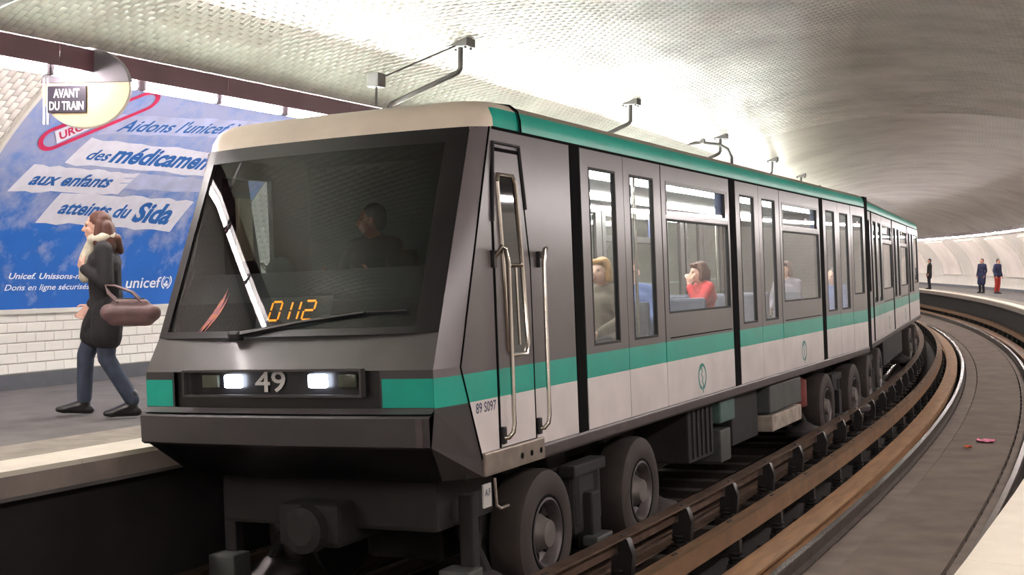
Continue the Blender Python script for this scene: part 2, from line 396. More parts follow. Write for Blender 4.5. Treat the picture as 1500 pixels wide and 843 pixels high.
TS0, TS1 = -9.0, 15.0                                # stretch with modelled tiles
def band(name, a0, a1, s0, s1, material, na=40, off=0., parent=None):
    a_ = np.linspace(a0, a1, na); s_ = np.linspace(s0, s1, max(3, int((s1 - s0) / 2)))
    S_, A_ = np.meshgrid(s_, a_, indexing='ij'); return grid_np(vault_np(S_, A_, off), name, material, parent, np.stack([A_, S_], -1))
ceil = struct(band('ceiling', SPLIT_L, SPLIT_R, TS1, S1, 'vault_far', 60))
band('vault_backing', SPLIT_L, SPLIT_R, TS0, TS1, 'grout', 60, 0., ceil)
band('vault_rear', SPLIT_L, SPLIT_R, S0, TS0, 'vault_far', 60, 0., ceil)
wl = struct(band('wall_left', A0, SPLIT_L, TS1, S1, 'vault_far', 24))
band('wall_backing', A0, SPLIT_L, TS0, TS1, 'grout', 24, 0., wl)
band('wall_rear', A0, SPLIT_L, S0, TS0, 'vault_far', 24, 0., wl)
wr = struct(band('wall_right', SPLIT_R, ATOT - A0, S0, S1, 'wall_far', 24))
# end walls of the station
for nm, s_ in (('wall_back', S0), ('wall_end', S1)):
    prof = [(float(u), float(z)) for u, z in zip(VU[::40], VZ[::40])]
    prof = [(VU[0], -.75)] + prof + [(VU[-1], -.75)]
    struct(MB().prism(prof, lambda p, q, t: W(t, p, q), s_ - .2, s_ + .0).build(nm, 'wall_far'))

def tiles_np(s0, s1, a0, a1, dS, dA, skip=None, gap=.0035, h=.009, bev=.010):
    """running-bond glazed tiles, bed joints running up the vault: returns lists (s0,s1,a0,a1)"""
    out = []
    for i in range(int((s1 - s0) / dS)):
        sa = s0 + i * dS; o = (i % 2) * dA / 2
        for j in range(-1, int((a1 - a0) / dA) + 1):
            x0 = max(a0, a0 + j * dA + o); x1 = min(a1, a0 + (j + 1) * dA + o)
            if x1 - x0 < .02: continue
            if skip and skip(sa, x0): continue
            out.append((sa + gap / 2, sa + dS - gap / 2, x0 + gap / 2, x1 - gap / 2))
    return np.array(out)
def tile_mesh(T, name, material, parent, h=.009, bev=.010):
    n = len(T); s0_, s1_, a0_, a1_ = T.T
    rnd = np.random.default_rng(3)
    tilt = rnd.normal(0, .0009, (n, 2))
    corners = []
    for (sx, ax, off, t0, t1) in ((s0_, a0_, 0, 0, 0), (s1_, a0_, 0, 0, 0), (s1_, a1_, 0, 0, 0), (s0_, a1_, 0, 0, 0),
                                  (s0_ + bev, a0_ + bev, h, -1, -1), (s1_ - bev, a0_ + bev, h, 1, -1), (s1_ - bev, a1_ - bev, h, 1, 1), (s0_ + bev, a1_ - bev, h, -1, 1)):
        P = vault_np(sx, ax, 0.); Q = vault_np(sx, ax, 1.)
        off_ = off + (t0 * tilt[:, 0] + t1 * tilt[:, 1] if off else 0)
        corners.append(P + (Q - P) * (np.broadcast_to(off_, (n,))[:, None] + .0005))
    V = np.stack(corners, 1).reshape(-1, 3)
    base = np.arange(n)[:, None] * 8
    Fq = np.concatenate([base + np.array([q]) for q in ((4, 5, 6, 7), (0, 1, 5, 4), (1, 2, 6, 5), (2, 3, 7, 6), (3, 0, 4, 7))], 1).reshape(-1, 4)
    me = bpy.data.meshes.new(name); me.vertices.add(len(V)); me.vertices.foreach_set('co', V.astype(np.float32).ravel())
    me.loops.add(Fq.size); me.loops.foreach_set('vertex_index', Fq.astype(np.int32).ravel())
    me.polygons.add(len(Fq)); me.polygons.foreach_set('loop_start', np.arange(0, Fq.size, 4, dtype=np.int32))
    me.materials.append(MT[material]); me.update(calc_edges=True); me.validate()
    return link(bpy.data.objects.new(name, me), parent)
DS, DA = .078, .150
PS0, PS1, PA0, PA1 = -3.87, .35, 1.05, 3.98          # poster on the left wall
one = (-3.60, -1.65, 4.72, 6.85)                     # patch of the vault whose tiles are single objects
def in_one(s_, a_): return one[0] <= s_ + .01 and s_ + DS - .01 <= one[1] and one[2] <= a_ + .01 and a_ + .05 <= one[3]
T = tiles_np(TS0, TS1, SPLIT_L, SPLIT_R, DS, DA)
mask = np.array([one[0] < t[0] < one[1] and one[2] < t[2] < one[3] for t in T]); idx = np.nonzero(mask)[0][:300]
mask[:] = False; mask[idx] = True
tag(tile_mesh(T[~mask], 'vault_tiling', 'vault_tile', ceil), kind='stuff')
hb = .009; bv = .010
def single_tile(ds, da, name, material, h=.009, bv=.010):
    b = MB(); x, y = ds / 2, da / 2
    b.add([(-x, -y, 0), (x, -y, 0), (x, y, 0), (-x, y, 0), (-x + bv, -y + bv, h), (x - bv, -y + bv, h), (x - bv, y - bv, h), (-x + bv, y - bv, h)],
          [(0, 3, 2, 1), (4, 5, 6, 7), (0, 1, 5, 4), (1, 2, 6, 5), (2, 3, 7, 6), (3, 0, 4, 7)]); return b.mesh(name, material)
def place_tile(me, s_, a_, parent, name='tile', off=0.):
    p = vault_np([s_, s_ + .01, s_], [a_, a_, a_ + .01], off); q = vault_np([s_], [a_], off + 1.)[0]
    X = Vector(p[1] - p[0]).normalized(); Y = Vector(p[2] - p[0]).normalized(); Z = Vector(q - p[0]).normalized(); Y = (Y - X * Y.dot(X)).normalized(); Z2 = X.cross(Y)
    if Z2.dot(Z) < 0: X, Y = X, Y; Z2 = -Z2; X = -X
    o = bpy.data.objects.new(name, me); link(o, parent)
    o.matrix_world = Matrix(((X.x, Y.x, Z2.x, p[0][0]), (X.y, Y.y, Z2.y, p[0][1]), (X.z, Y.z, Z2.z, p[0][2]), (0, 0, 0, 1))); return o
tm = {}
for t in T[mask]:
    da = round(float(t[3] - t[2]), 4)
    if da not in tm: tm[da] = single_tile(DS - .0035, da, 'tile', 'vault_tile')
    place_tile(tm[da], float(t[0] + t[1]) / 2, float(t[2] + t[3]) / 2, ceil, off=.0005)
# upper left wall beside and above the poster: same tile
T2 = tiles_np(TS0, TS1, 1.10, SPLIT_L, DS, DA, skip=lambda s_, a_: PS0 + .1 < s_ < PS1 - .15 and PA0 < a_ < PA1 - .2)
tag(tile_mesh(T2, 'upper_tiling', 'wall_tile', wl), kind='stuff')
# large white tiles below the poster, each its own piece, in running bond
TW, TH_ = .262, .107
wt = single_tile(TW - .006, TH_ - .006, 'tile', 'wall_tile', .008, .008); wth = single_tile(TW / 2 - .006, TH_ - .006, 'tile', 'wall_tile', .008, .008)
AB = float(np.interp(1.155, VZ[:600], VARC[:600]))
nrow = 6; cols_ = range(int(-6.3 / TW), int(3.2 / TW))
for r_ in range(nrow):
    for c_ in cols_:
        place_tile(wt, (c_ + .5 * (r_ % 2)) * TW, AB + (r_ + .5) * TH_, wl, off=.0005)
ATOP = AB + nrow * TH_
for nm, s0_, s1_ in (('lower_tiling', 3.3, TS1), ('lower_tiling', TS0, -6.5)):
    t_ = []
    for r_ in range(nrow):
        x = s0_ + .5 * (r_ % 2) * TW
        while x + TW < s1_: t_.append((x + .003, x + TW - .003, AB + r_ * TH_ + .003, AB + (r_ + 1) * TH_ - .003)); x += TW
    tag(tile_mesh(np.array(t_), nm, 'wall_tile', wl), kind='stuff')
def vsweep(name, a0, a1, off0, off1, s0, s1, material, parent=None, step=1.2):
    b = MB(); k = max(2, int((s1 - s0) / step) + 1); v = []
    for s_ in np.linspace(s0, s1, k): v += [Vector(q) for q in np.concatenate([vault_np([s_, s_], [a0, a1], off0), vault_np([s_, s_], [a1, a0], off1)])]
    f = [(i * 4 + j, i * 4 + (j + 1) % 4, (i + 1) * 4 + (j + 1) % 4, (i + 1) * 4 + j) for i in range(k - 1) for j in range(4)] + [(0, 1, 2, 3), tuple(range(len(v) - 4, len(v)))]
    return b.add(v, f).build(name, material, parent)
abase = float(np.interp(1.0, VZ[:600], VARC[:600]))
struct(vsweep('baseboard_left', abase - .02, AB - .004, .0, .022, S0, S1, 'baseboard'))
struct(vsweep('baseboard_right', ATOT - abase + .02, ATOT - AB, .0, .022, S0, S1, 'baseboard'))
struct(vsweep('trim_3', ATOP + .004, ATOP + .055, .0, .03, S0, S1, 'moulding'))
struct(vsweep('trim_4', ATOP + .057, PA0 + .02, .0, .012, TS0, TS1, 'moulding'))

# ------------------------------------------------------------------ TRACKS
def canted(poly, uc, pivot):
    out = []
    for u, z in poly:
        du, dz = u - pivot[0], z - pivot[1]
        out.append((uc + pivot[0] + du * math.cos(CANT) - dz * math.sin(CANT), pivot[1] + dz * math.cos(CANT) + du * math.sin(CANT)))
    return out
def make_track(label, uc, pivot, s0, s1, bar_mat, roll_mat, near):
    t = thing('railway_track', label, 'track', Matrix.Identity(4))
    cq = lambda poly: canted(poly, uc, pivot)
    for sg in (-1, 1):
        x = sg * .72
        r = sweep(cq([(x - .06, ZR - .15), (x + .06, ZR - .15), (x + .06, ZR - .135), (x + .012, ZR - .12), (x + .012, ZR - .045), (x + .034, ZR - .03), (x + .034, ZR - .001), (x - .034, ZR - .001), (x - .034, ZR - .03), (x - .012, ZR - .045), (x - .012, ZR - .12), (x - .06, ZR - .135)]), s0, s1).build('rail', 'rail_web', t)
        sweep(cq(rect(x - .031, x + .031, ZR - .0008, ZR + .003)), s0, s1).build('rail_head', 'steel_rail', r)
        x = sg * .99
        sweep(cq([(x - .13, ZR - .15), (x + .13, ZR - .15), (x + .13, ZR - .135), (x + .02, ZR - .13), (x + .02, ZR - .02), (x + .135, ZR - .018), (x + .135, ZR), (x - .135, ZR), (x - .135, ZR - .018), (x - .02, ZR - .02), (x - .02, ZR - .13), (x - .13, ZR - .135)]), s0, s1).build('rollway', roll_mat, t)
        x = sg * 1.235                                # guide bar: standing angle
        sweep(cq([(x, ZR + .12), (x + sg * .018, ZR + .12), (x + sg * .018, ZR + .262), (x + sg * .13, ZR + .262), (x + sg * .13, ZR + .28), (x, ZR + .28)]), s0, s1).build('guide_bar', bar_mat, t)
    # sleepers and guide bar stools, sharing meshes
    sm = MB().bbox(-1.38, 1.38, -.11, .11, -.12, 0, .012).mesh('sleeper', 'sleeper')
    b = MB(); pts = [(.05 + .12 * math.sin(q), .0, .20 + .13 * (1 - math.cos(q))) for q in np.linspace(0, math.pi * .8, 7)]
    b.bbox(-.06, .12, -.075, .075, -.03, .05, .015); b.tube([(.05, 0, .03), (.05, 0, .2)], [.055, .04], 10); b.lathe([(.06, .075), (.075, .075), (.08, .045), (.1, .075), (.115, .075), (.12, .045), (.14, .07), (.155, .07)], lambda h, p, q: (.05 + p, q, h), 12)
    b.prism([(-.0, .12), (.17, .10), (.19, .28), (.15, .40), (.10, .44), (.06, .42), (.06, .27), (.0, .27)], lambda p, q, tt: (p, tt, q), -.045, .045)
    im = b.mesh('guide_bar_stool', 'insulator', 35)
    k = int((near[1] - near[0]) / .75)
    for i in range(k):
        s_ = near[0] + i * .75
        c0 = cq([(0, ZR - .15)])[0]
        o = link(bpy.data.objects.new('sleeper', sm), t); o.matrix_world = Wm(s_, c0[0], c0[1]) @ Matrix.Rotation(-CANT, 4, 'Y')
        if i % 2 == 0:
            for sg in (-1, 1):
                c1 = cq([(sg * 1.225, ZR - .15)])[0]
                o = link(bpy.data.objects.new('guide_bar_stool', im), t); o.matrix_world = Wm(s_ + .3, c1[0], c1[1]) @ Matrix.Rotation(-CANT, 4, 'Y') @ (Matrix.Rotation(math.pi, 4, 'Z') if sg < 0 else Matrix.Identity(4))
    return t
NT = 3.10
make_track('dark canted metro track that the train stands on', 0., (0, 0), S0 + .5, 90, 'train_bar', 'train_bar', (-9, 34))
make_track('empty curving metro track with brown running strip and shiny rail, right of train', NT, (-.72, ZR), S0 + .5, 100, 'guide_bar', 'rollway', (-9, 55))
# concrete between the rails of the empty track, with its raised edge strips
tb = bpy.data.objects['floor']
def ntc(poly): return canted(poly, NT, (-.72, ZR))
sweep(ntc(rect(-.38, .50, ZR - .30, ZR - .115)), S0, S1).build('track_slab', 'track_slab', tb)
sweep(ntc(rect(-.64, -.40, ZR - .26, ZR - .135)), S0, S1).build('edge_strip', 'kerb_concrete', tb)
sweep(ntc(rect(.53, .645, ZR - .26, ZR - .13)), S0, S1).build('edge_strip', 'kerb_concrete', tb)
sweep(ntc(rect(1.13, 1.50, ZR - .26, ZR - .14)), S0, S1).build('edge_strip', 'kerb_concrete', tb)
# litter on the slab
def litter(name, label, s_, u, z, w_, l_, material):
    rnd = random.Random(len(name)); rows = []
    for i in range(6):
        rows.append([(-w_ / 2 + w_ * j / 5 + rnd.uniform(-.01, .01), -l_ / 2 + l_ * i / 5 + rnd.uniform(-.01, .01), .012 + rnd.uniform(0, .03)) for j in range(6)])
    b = MB(); b.grid(rows); o = b.build(name, material); so = o.modifiers.new('s', 'SOLIDIFY'); so.thickness = .004
    o.matrix_world = Wm(s_, u, z); return tag(o, label, 'litter')
zs = ntc([(0.05, ZR - .115)])[0][1]
litter('paper_scrap', 'crumpled pink paper scrap lying on the empty track bed', 7.9, 3.23, zs + .005, .26, .30, 'litter_pink')
litter('orange_wrapper', 'tiny orange wrapper beside the pink paper on the track', 7.15, 3.03, zs, .10, .12, 'litter_orange')

# ------------------------------------------------------------------ LIGHT STRIPS over both platforms
def lamp_unit(up, L=2.1):
    LH = L * .984
    t = empty('light_fixture')
    b = MB(); o, th = .13, .012
    prof = [(-o, -.035), (-o + th, -.035), (-o + th, .03), (o - th, .03), (o - th, -.035), (o, -.035), (o, .145), (o - th, .145), (o - th, .042), (-o + th, .042), (-o + th, .145), (-o, .145)]  # upper lips added to hide the extra tubes and limit their spread
    b.prism(prof, lambda p, q, tt: (p, tt, q), -LH / 2, LH / 2); b.build('housing', 'housing', t)
    MB().box(-o + th + .001, o - th - .001, -LH / 2, LH / 2, .020, .029).build('reflector', 'reflector', t)
    if up: MB().prism([(-o, .146), (.045, .172), (.045, .176), (-o, .152)], lambda p, q, tt: (p, tt, q), -LH / 2, LH / 2).build('added_dimming_cover', 'dimming_acrylic', t)  # added unseen cover, dims the extra light straight overhead
    for k in (-1, 1):
        y0, y1 = (k * L / 4 - .47, k * L / 4 + .47)
        g = MB().lathe([(y0, .034), (y1, .034)], lambda h, p, q: (p, h, q - .065), 10).build('fluorescent_tube', 'tube', t, 35)
        for y in (y0, y1): MB().bbox(-.03, .03, y - .03 if y == y0 else y, y if y == y0 else y + .03, -.10, .02, .006).build('lamp_holder', 'housing_grey', t)
        if up: MB().lathe([(y0, .026), (y1, .026)], lambda h, p, q: (p, h, q + .075), 10).build('added_uplight_tube', 'added_uplight_tube', t, 35)  # added tube hidden in the trough, brightens the vault
    return t
ZL = 3.96
for u_, grp in ((-2.8, 'poster-side light strip'), (5.9, 'near-side light strip')):
    proto = lamp_unit(u_ < 0); used = False
    k = int((S1 - S0) / 2.1)
    for i in range(k):
        s_ = S0 + 1.2 + i * 2.1 + ((-3.95 - (S0 + 1.2)) % 2.1)
        if s_ > S1 - 1.2: continue
        o = proto if not used else copy_tree(proto); used = True
        o.matrix_world = Wm(s_, u_, ZL) @ (Matrix.Rotation(math.pi, 4, 'Z') if u_ > 0 else Matrix.Identity(4))
        if u_ > 0: lab = 'white tube light fixture in the row above the platform with distant people'
        elif abs(s_ + 6.05) < .5: lab = 'maroon tube light fixture left of the oval sign, cut by the picture edge'
        elif abs(s_ + 3.95) < .5: lab = 'maroon tube light fixture directly behind and right of the oval sign'
        elif abs(s_ + 1.85) < .5: lab = 'maroon tube light fixture above the poster lettering, next to the train roof'
        elif s_ < -6: lab = 'maroon tube light fixture of the poster-side strip ahead of the oval sign'
        else: lab = 'maroon tube light fixture of the poster-side strip hidden behind the train'
        tag(o, lab, 'light fixture', grp)
# hangers fixed to the vault, each an S-shaped pipe down to the strip
def hanger(s_, label, box=False):
    t = thing('ceiling_hanger', label, 'hanger', Wm(s_, -2.1, 4.95), 'pipe hangers on the vault')
    zt = float(np.interp(-2.1, VU, VZ)) - 4.95
    b = MB(); b.bbox(-.14, .14, -.11, .11, zt - .06, zt + .05, .01); b.build('mount_plate', 'hanger', t)
    for x, y in ((-.1, -.07), (.1, -.07), (-.1, .07), (.1, .07)): MB().lathe([(zt - .085, .018), (zt - .06, .018)], lambda h, p, q: (x + p, y + q, h), 6).build('bolt', 'hanger', t)
    b = MB(); pts = [(0, 0, zt - .03), (0, 0, -.31), (-.015, -.02, -.35), (-.06, -.06, -.385), (-.62, -.36, -.70), (-.68, -.40, -.735), (-.7, -.41, -.77), (-.7, -.41, ZL + .178 - 4.95)]
    b.tube(pts, .032, 10); b.build('pipe', 'hanger', t, True)
    return t
for k, s_ in enumerate((-5.33, .67, 6.67, 12.65, 18.8, 24.8, 30.8)):
    hanger(s_, ['grey bent pipe hanger above the train sign at far left', 'grey bent pipe hanger with base plate above the front of the train', 'grey ceiling hanger above the first passenger doors', 'grey ceiling hanger beside the curved conduit above the train', 'small grey ceiling hanger farthest along that shows above the train roof', 'distant grey ceiling hanger hidden behind the train roof', 'distant grey ceiling hanger hidden behind the train roof'][k])
t = thing('junction_box', 'small grey junction box hanging from a thin conduit on the vault', 'box', Wm(-.7, -2.4, 4.30))
MB().bbox(-.07, .07, -.08, .08, -.03, .12, .01).build('casing', 'hanger', t)
MB().tube([(0, 0, -.03), (0, 0, -.24)], .014, 8).build('drop_pipe', 'hanger', t)
MB().tube([(.03, .06, .08), (.28, 1.28, .60)], .011, 8).build('conduit', 'hanger', t)
t = thing('curved_conduit', 'thin conduit bent in an arch above the middle of the train roof', 'conduit', Wm(12.2, -2.35, 4.78))
MB().tube([(-.60, -.3, -.22), (-.48, -.25, -.10), (-.3, -.15, -.03), (0, 0, 0), (.3, .15, -.03), (.46, .2, -.12), (.54, .22, -.28), (.55, .22, -.9)], .03, 8).build('pipe', 'hanger', t, True)
MB().bbox(-.04, .04, -.05, .05, -.02, .07, .01).build('fixing', 'hanger', t)

# ------------------------------------------------------------------ hanging sign AVANT DU TRAIN
sg = thing('platform_sign', 'oval hanging sign with dark plate reading AVANT DU TRAIN under the light strip', 'sign', Wm(-4.62, -2.76, 3.80) @ Matrix.Rotation(math.radians(14), 4, 'Z') @ Matrix.Scale(.86, 4))
def oval(rx, rz, n=40, zlo=-9, zhi=9): return [(rx * math.cos(q), min(max(rz * math.sin(q), zlo), zhi)) for q in np.linspace(0, 2 * math.pi, n, endpoint=False)]
MB().prism(oval(.47, .38, zhi=.05), lambda p, q, tt: (p, tt, q), -.02, .02).build('panel', 'sign_white', sg)
MB().prism([(p, q) for p, q in oval(.475, .385, zlo=.052)], lambda p, q, tt: (p, tt, q), -.035, .035).build('shaded_top', 'housing_grey', sg)  # grey upper half: shade from the strip housing painted into the sign
b = MB(); b.tube([(.47 * math.cos(q), 0, .38 * math.sin(q)) for q in np.linspace(math.pi, 2 * math.pi, 25)], .016, 8); b.build('rim', 'frame_white', sg, True)
MB().bbox(-.40, .02, -.04, -.021, -.24, .02, .006).build('plate', 'sign_black', sg)
text_on('lettering', 'AVANT', lambda x, y: (-.33 + .28 * x, -.0415, -.095 + .085 * y), 'sign_lettering', sg)
text_on('lettering', 'DU TRAIN', lambda x, y: (-.375 + .37 * x, -.0415, -.215 + .085 * y), 'sign_lettering', sg)
for x in (-.44, -.40): MB().tube([(x, -.03, .1), (x, -.03, -.35)], .011, 8).build('strut', 'frame_white', sg)

# ------------------------------------------------------------------ POSTER on the left wall
po = thing('advertising_poster', 'large blue charity poster with torn paper strips on the curved wall', 'poster', Matrix.Identity(4))
a_ = np.linspace(PA0, PA1, 30); s_ = np.linspace(PS0, PS1, 24); S_, A_ = np.meshgrid(s_, a_, indexing='ij')
o = grid_np(vault_np(S_, A_, .030), 'sheet', 'poster_print', po)
for (a0, a1, s0, s1) in ((PA0 - .05, PA0, PS0 - .05, PS1 + .05), (PA1, PA1 + .05, PS0 - .05, PS1 + .05)):
    vsweep('frame_rail', a0, a1, .0, .04, s0, s1, 'frame_white', po)
for s0 in (PS0 - .05, PS1):
    b = MB(); v = []; aaa = np.linspace(PA0, PA1, 20)
    for q in aaa: v += [Vector(k) for k in np.concatenate([vault_np([s0, s0 + .05], [q, q], .0), vault_np([s0 + .05, s0], [q, q], .04)])]
    b.add(v, [(i * 4 + j, i * 4 + (j + 1) % 4, (i + 1) * 4 + (j + 1) % 4, (i + 1) * 4 + j) for i in range(19) for j in range(4)]); b.build('frame_stile', 'frame_white', po)
def on_wall(s0, s1, ab0, ab1, h0, h1, slant=0., off=.034):
    def fn(x, y):
        s__ = s0 + (s1 - s0) * x + slant * y; a__ = (ab0 + (ab1 - ab0) * x) + (h0 + (h1 - h0) * x) * y
        return Vector(vault_np([s__], [a__], off)[0])
    return fn
def strip(s0, s1, ab0, ab1, h0, h1, slant, material, seed):
    rnd = random.Random(seed); fn = on_wall(s0, s1, ab0, ab1, h0, h1, slant, .032); n = 14
    rows = []
    for i in range(n + 1):
        lo, hi = rnd.uniform(-.05, .05), 1 + rnd.uniform(-.05, .05)
        rows.append([fn(i / n, lo + (hi - lo) * j / 4) for j in range(5)])
    b = MB(); b.grid(rows); b.build('paper_strip', material, po, fix=False)
strip(-2.86, -.55, 3.19, 3.43, .30, .30, .10, 'paper_lilac', 1)
strip(-3.02, -.45, 2.76, 2.78, .36, .36, .12, 'paper', 2)
strip(-2.1, -.5, 2.50, 2.54, .22, .20, .05, 'paper_lilac', 5)
strip(-3.52, -2.02, 2.38, 2.42, .34, .30, .14, 'paper', 3)
strip(-2.98, -.88, 2.03, 1.97, .38, .44, .16, 'paper', 4)
def wtext(t, s0, s1, ab0, ab1, h0, h1, material, slant=.07, off=.0345): text_on('lettering', t, on_wall(s0, s1, ab0, ab1, h0, h1, slant, off), material, po)
wtext("Aidons l'unicef à", -2.66, -.95, 3.255, 3.44, .19, .20, 'ink_blue')
wtext('des', -2.80, -2.50, 2.84, 2.845, .15, .15, 'ink_blue')
wtext('médicaments', -2.45, -.70, 2.83, 2.86, .25, .26, 'ink_blue')
wtext('aux enfants', -3.33, -2.24, 2.465, 2.50, .17, .17, 'ink_blue')
wtext('atteints du', -2.76, -1.72, 2.14, 2.12, .17, .18, 'ink_blue')
wtext('Sida', -1.62, -1.00, 2.08, 2.06, .27, .29, 'ink_blue')
wtext('Unicef. Unissons-nous pour', -3.12, -1.62, 1.36, 1.35, .09, .09, 'ink_white', .02)
wtext('Dons en ligne sécurisés www', -3.14, -1.62, 1.235, 1.235, .085, .085, 'ink_white', .02)
wtext('unicef', -1.35, -.76, 1.255, 1.255, .135, .135, 'ink_white', .0)
# round emblem after the logotype: globe ring with laurel sides
b = MB(); cx, ca = -.655, 1.325
def ringpts(r0, r1, q0, q1, n=28):
    return [[Vector(vault_np([cx + r * math.cos(q)], [ca + r * math.sin(q)], .0345)[0]) for r in (r0, r1)] for q in np.linspace(q0, q1, n)]
b.grid(ringpts(.052, .060, 0, 2 * math.pi)); b.grid(ringpts(.072, .092, -1.3, 1.0)); b.grid(ringpts(.072, .092, 2.14, 4.44)); b.grid(ringpts(.0, .018, 0, 2 * math.pi, 12))
b.grid(ringpts(.02, .05, 3.6, 5.6, 12)); b.build('emblem', 'ink_white', po, fix=False)
# red stamp: long ring with a word in a box
c0, c1, hw, wd = (-3.36, 3.07), (-2.62, 3.72), .17, .055
dx, dy = c1[0] - c0[0], c1[1] - c0[1]; L = math.hypot(dx, dy); ex, ey = dx / L, dy / L
def stad(h):
    pts = []
    for q in np.linspace(math.pi / 2, 3 * math.pi / 2, 14): pts.append((h * math.cos(q), h * math.sin(q)))
    for q in np.linspace(-math.pi / 2, math.pi / 2, 14): pts.append((L + h * math.cos(q), h * math.sin(q)))
    return pts + pts[:1]
def st3(p, off=.0355): return Vector(vault_np([c0[0] + p[0] * ex - p[1] * ey], [c0[1] + p[0] * ey + p[1] * ex], off)[0])
b = MB(); b.grid([[st3(p), st3(q)] for p, q in zip(stad(hw), stad(hw - wd))]); b.build('red_ring', 'ink_red', po, fix=False)
b = MB(); b.grid([[st3((x, y), .0350) for y in np.linspace(-.10, .10, 3)] for x in np.linspace(.02, .62, 8)]); b.build('paper_strip', 'paper', po, fix=False)
text_on('lettering', 'URGENT', lambda x, y: st3((.06 + .5 * x, -.07 + .13 * y), .0362), 'ink_red', po)

# pale poster panels along the far side wall
for i, s0 in enumerate((34., 41., 48., 55.5, 62.5, 69.5, 77., 84.5)):
    t = thing('wall_poster', 'pale framed poster on the wall of the platform with distant people', 'poster', Matrix.Identity(4), 'pale posters on far wall')
    a0, a1 = ATOT - 3.4, ATOT - 1.05
    S_, A_ = np.meshgrid(np.linspace(s0, s0 + 4, 8), np.linspace(a0, a1, 14), indexing='ij'); grid_np(vault_np(S_, A_, .05), 'sheet', 'far_poster', t)
    for q0, q1 in ((a0 - .06, a0), (a1, a1 + .06)): vsweep('frame_rail', q0, q1, 0., .07, s0 - .06, s0 + 4.06, 'frame_white', t)
    for sx in (s0 - .06, s0 + 4):
        b = MB(); v = []
        for q in np.linspace(a0, a1, 14): v += [Vector(k) for k in np.concatenate([vault_np([sx, sx + .06], [q, q], .0), vault_np([sx + .06, sx], [q, q], .07)])]
        b.add(v, [(i_ * 4 + j, i_ * 4 + (j + 1) % 4, (i_ + 1) * 4 + (j + 1) % 4, (i_ + 1) * 4 + j) for i_ in range(13) for j in range(4)]); b.build('frame_stile', 'frame_white', t)

# ------------------------------------------------------------------ TRAIN
HW = 1.21
def plate(b, x0, x1, y0, y1, z0, z1, holes):
    ys = sorted({y0, y1, *[h[0] for h in holes], *[h[1] for h in holes]}); zs_ = sorted({z0, z1, *[h[2] for h in holes], *[h[3] for h in holes]})
    for i in range(len(ys) - 1):
        for j in range(len(zs_) - 1):
            yc, zc = (ys[i] + ys[i + 1]) / 2, (zs_[j] + zs_[j + 1]) / 2
            if any(h[0] < yc < h[1] and h[2] < zc < h[3] for h in holes): continue
            b.box(x0, x1, ys[i], ys[i + 1], zs_[j], zs_[j + 1])
    return b
def xs(sg_, a, b_): return tuple(sorted((sg_ * a, sg_ * b_)))
def pane(name, sg_, y0, y1, z0, z1, parent, x=1.192, gmat='clear_glass', seal=True):
    o = MB().box(*xs(sg_, x - .006, x), y0, y1, z0, z1).build(name, gmat, parent)
    return o
def seal(sg_, y0, y1, z0, z1, parent, w_=.022):
    plate(MB(), *xs(sg_, 1.185, HW + .002), y0 - w_, y1 + w_, z0 - w_, z1 + w_, [(y0, y1, z0, z1)]).build('rubber_seal', 'black_rubber', parent)
def emblem(sg_, yc, zc, parent):
    b = MB(); x = sg_ * (HW + .0015); n = 28; R_ = .135
    d = -1 if sg_ > 0 else 1                         # +p runs to the viewer's left-to-right
    P_ = lambda p, q: (x, yc - d * p, zc + q)
    b.grid([[P_(r * math.cos(q), r * math.sin(q)) for r in (R_ - .030, R_)] for q in np.linspace(math.radians(-82), math.radians(262), n)])
    prof = [(-.10, .06), (-.045, .075), (-.02, .115), (.0, .06), (-.03, .02), (.01, -.005), (-.005, -.05), (.03, -.075), (.01, -.12), (.015, -.165)]
    b.grid([[P_(p - .013, q), P_(p + .013, q)] for p, q in prof]); b.build('emblem', 'logo_teal', parent, fix=False)
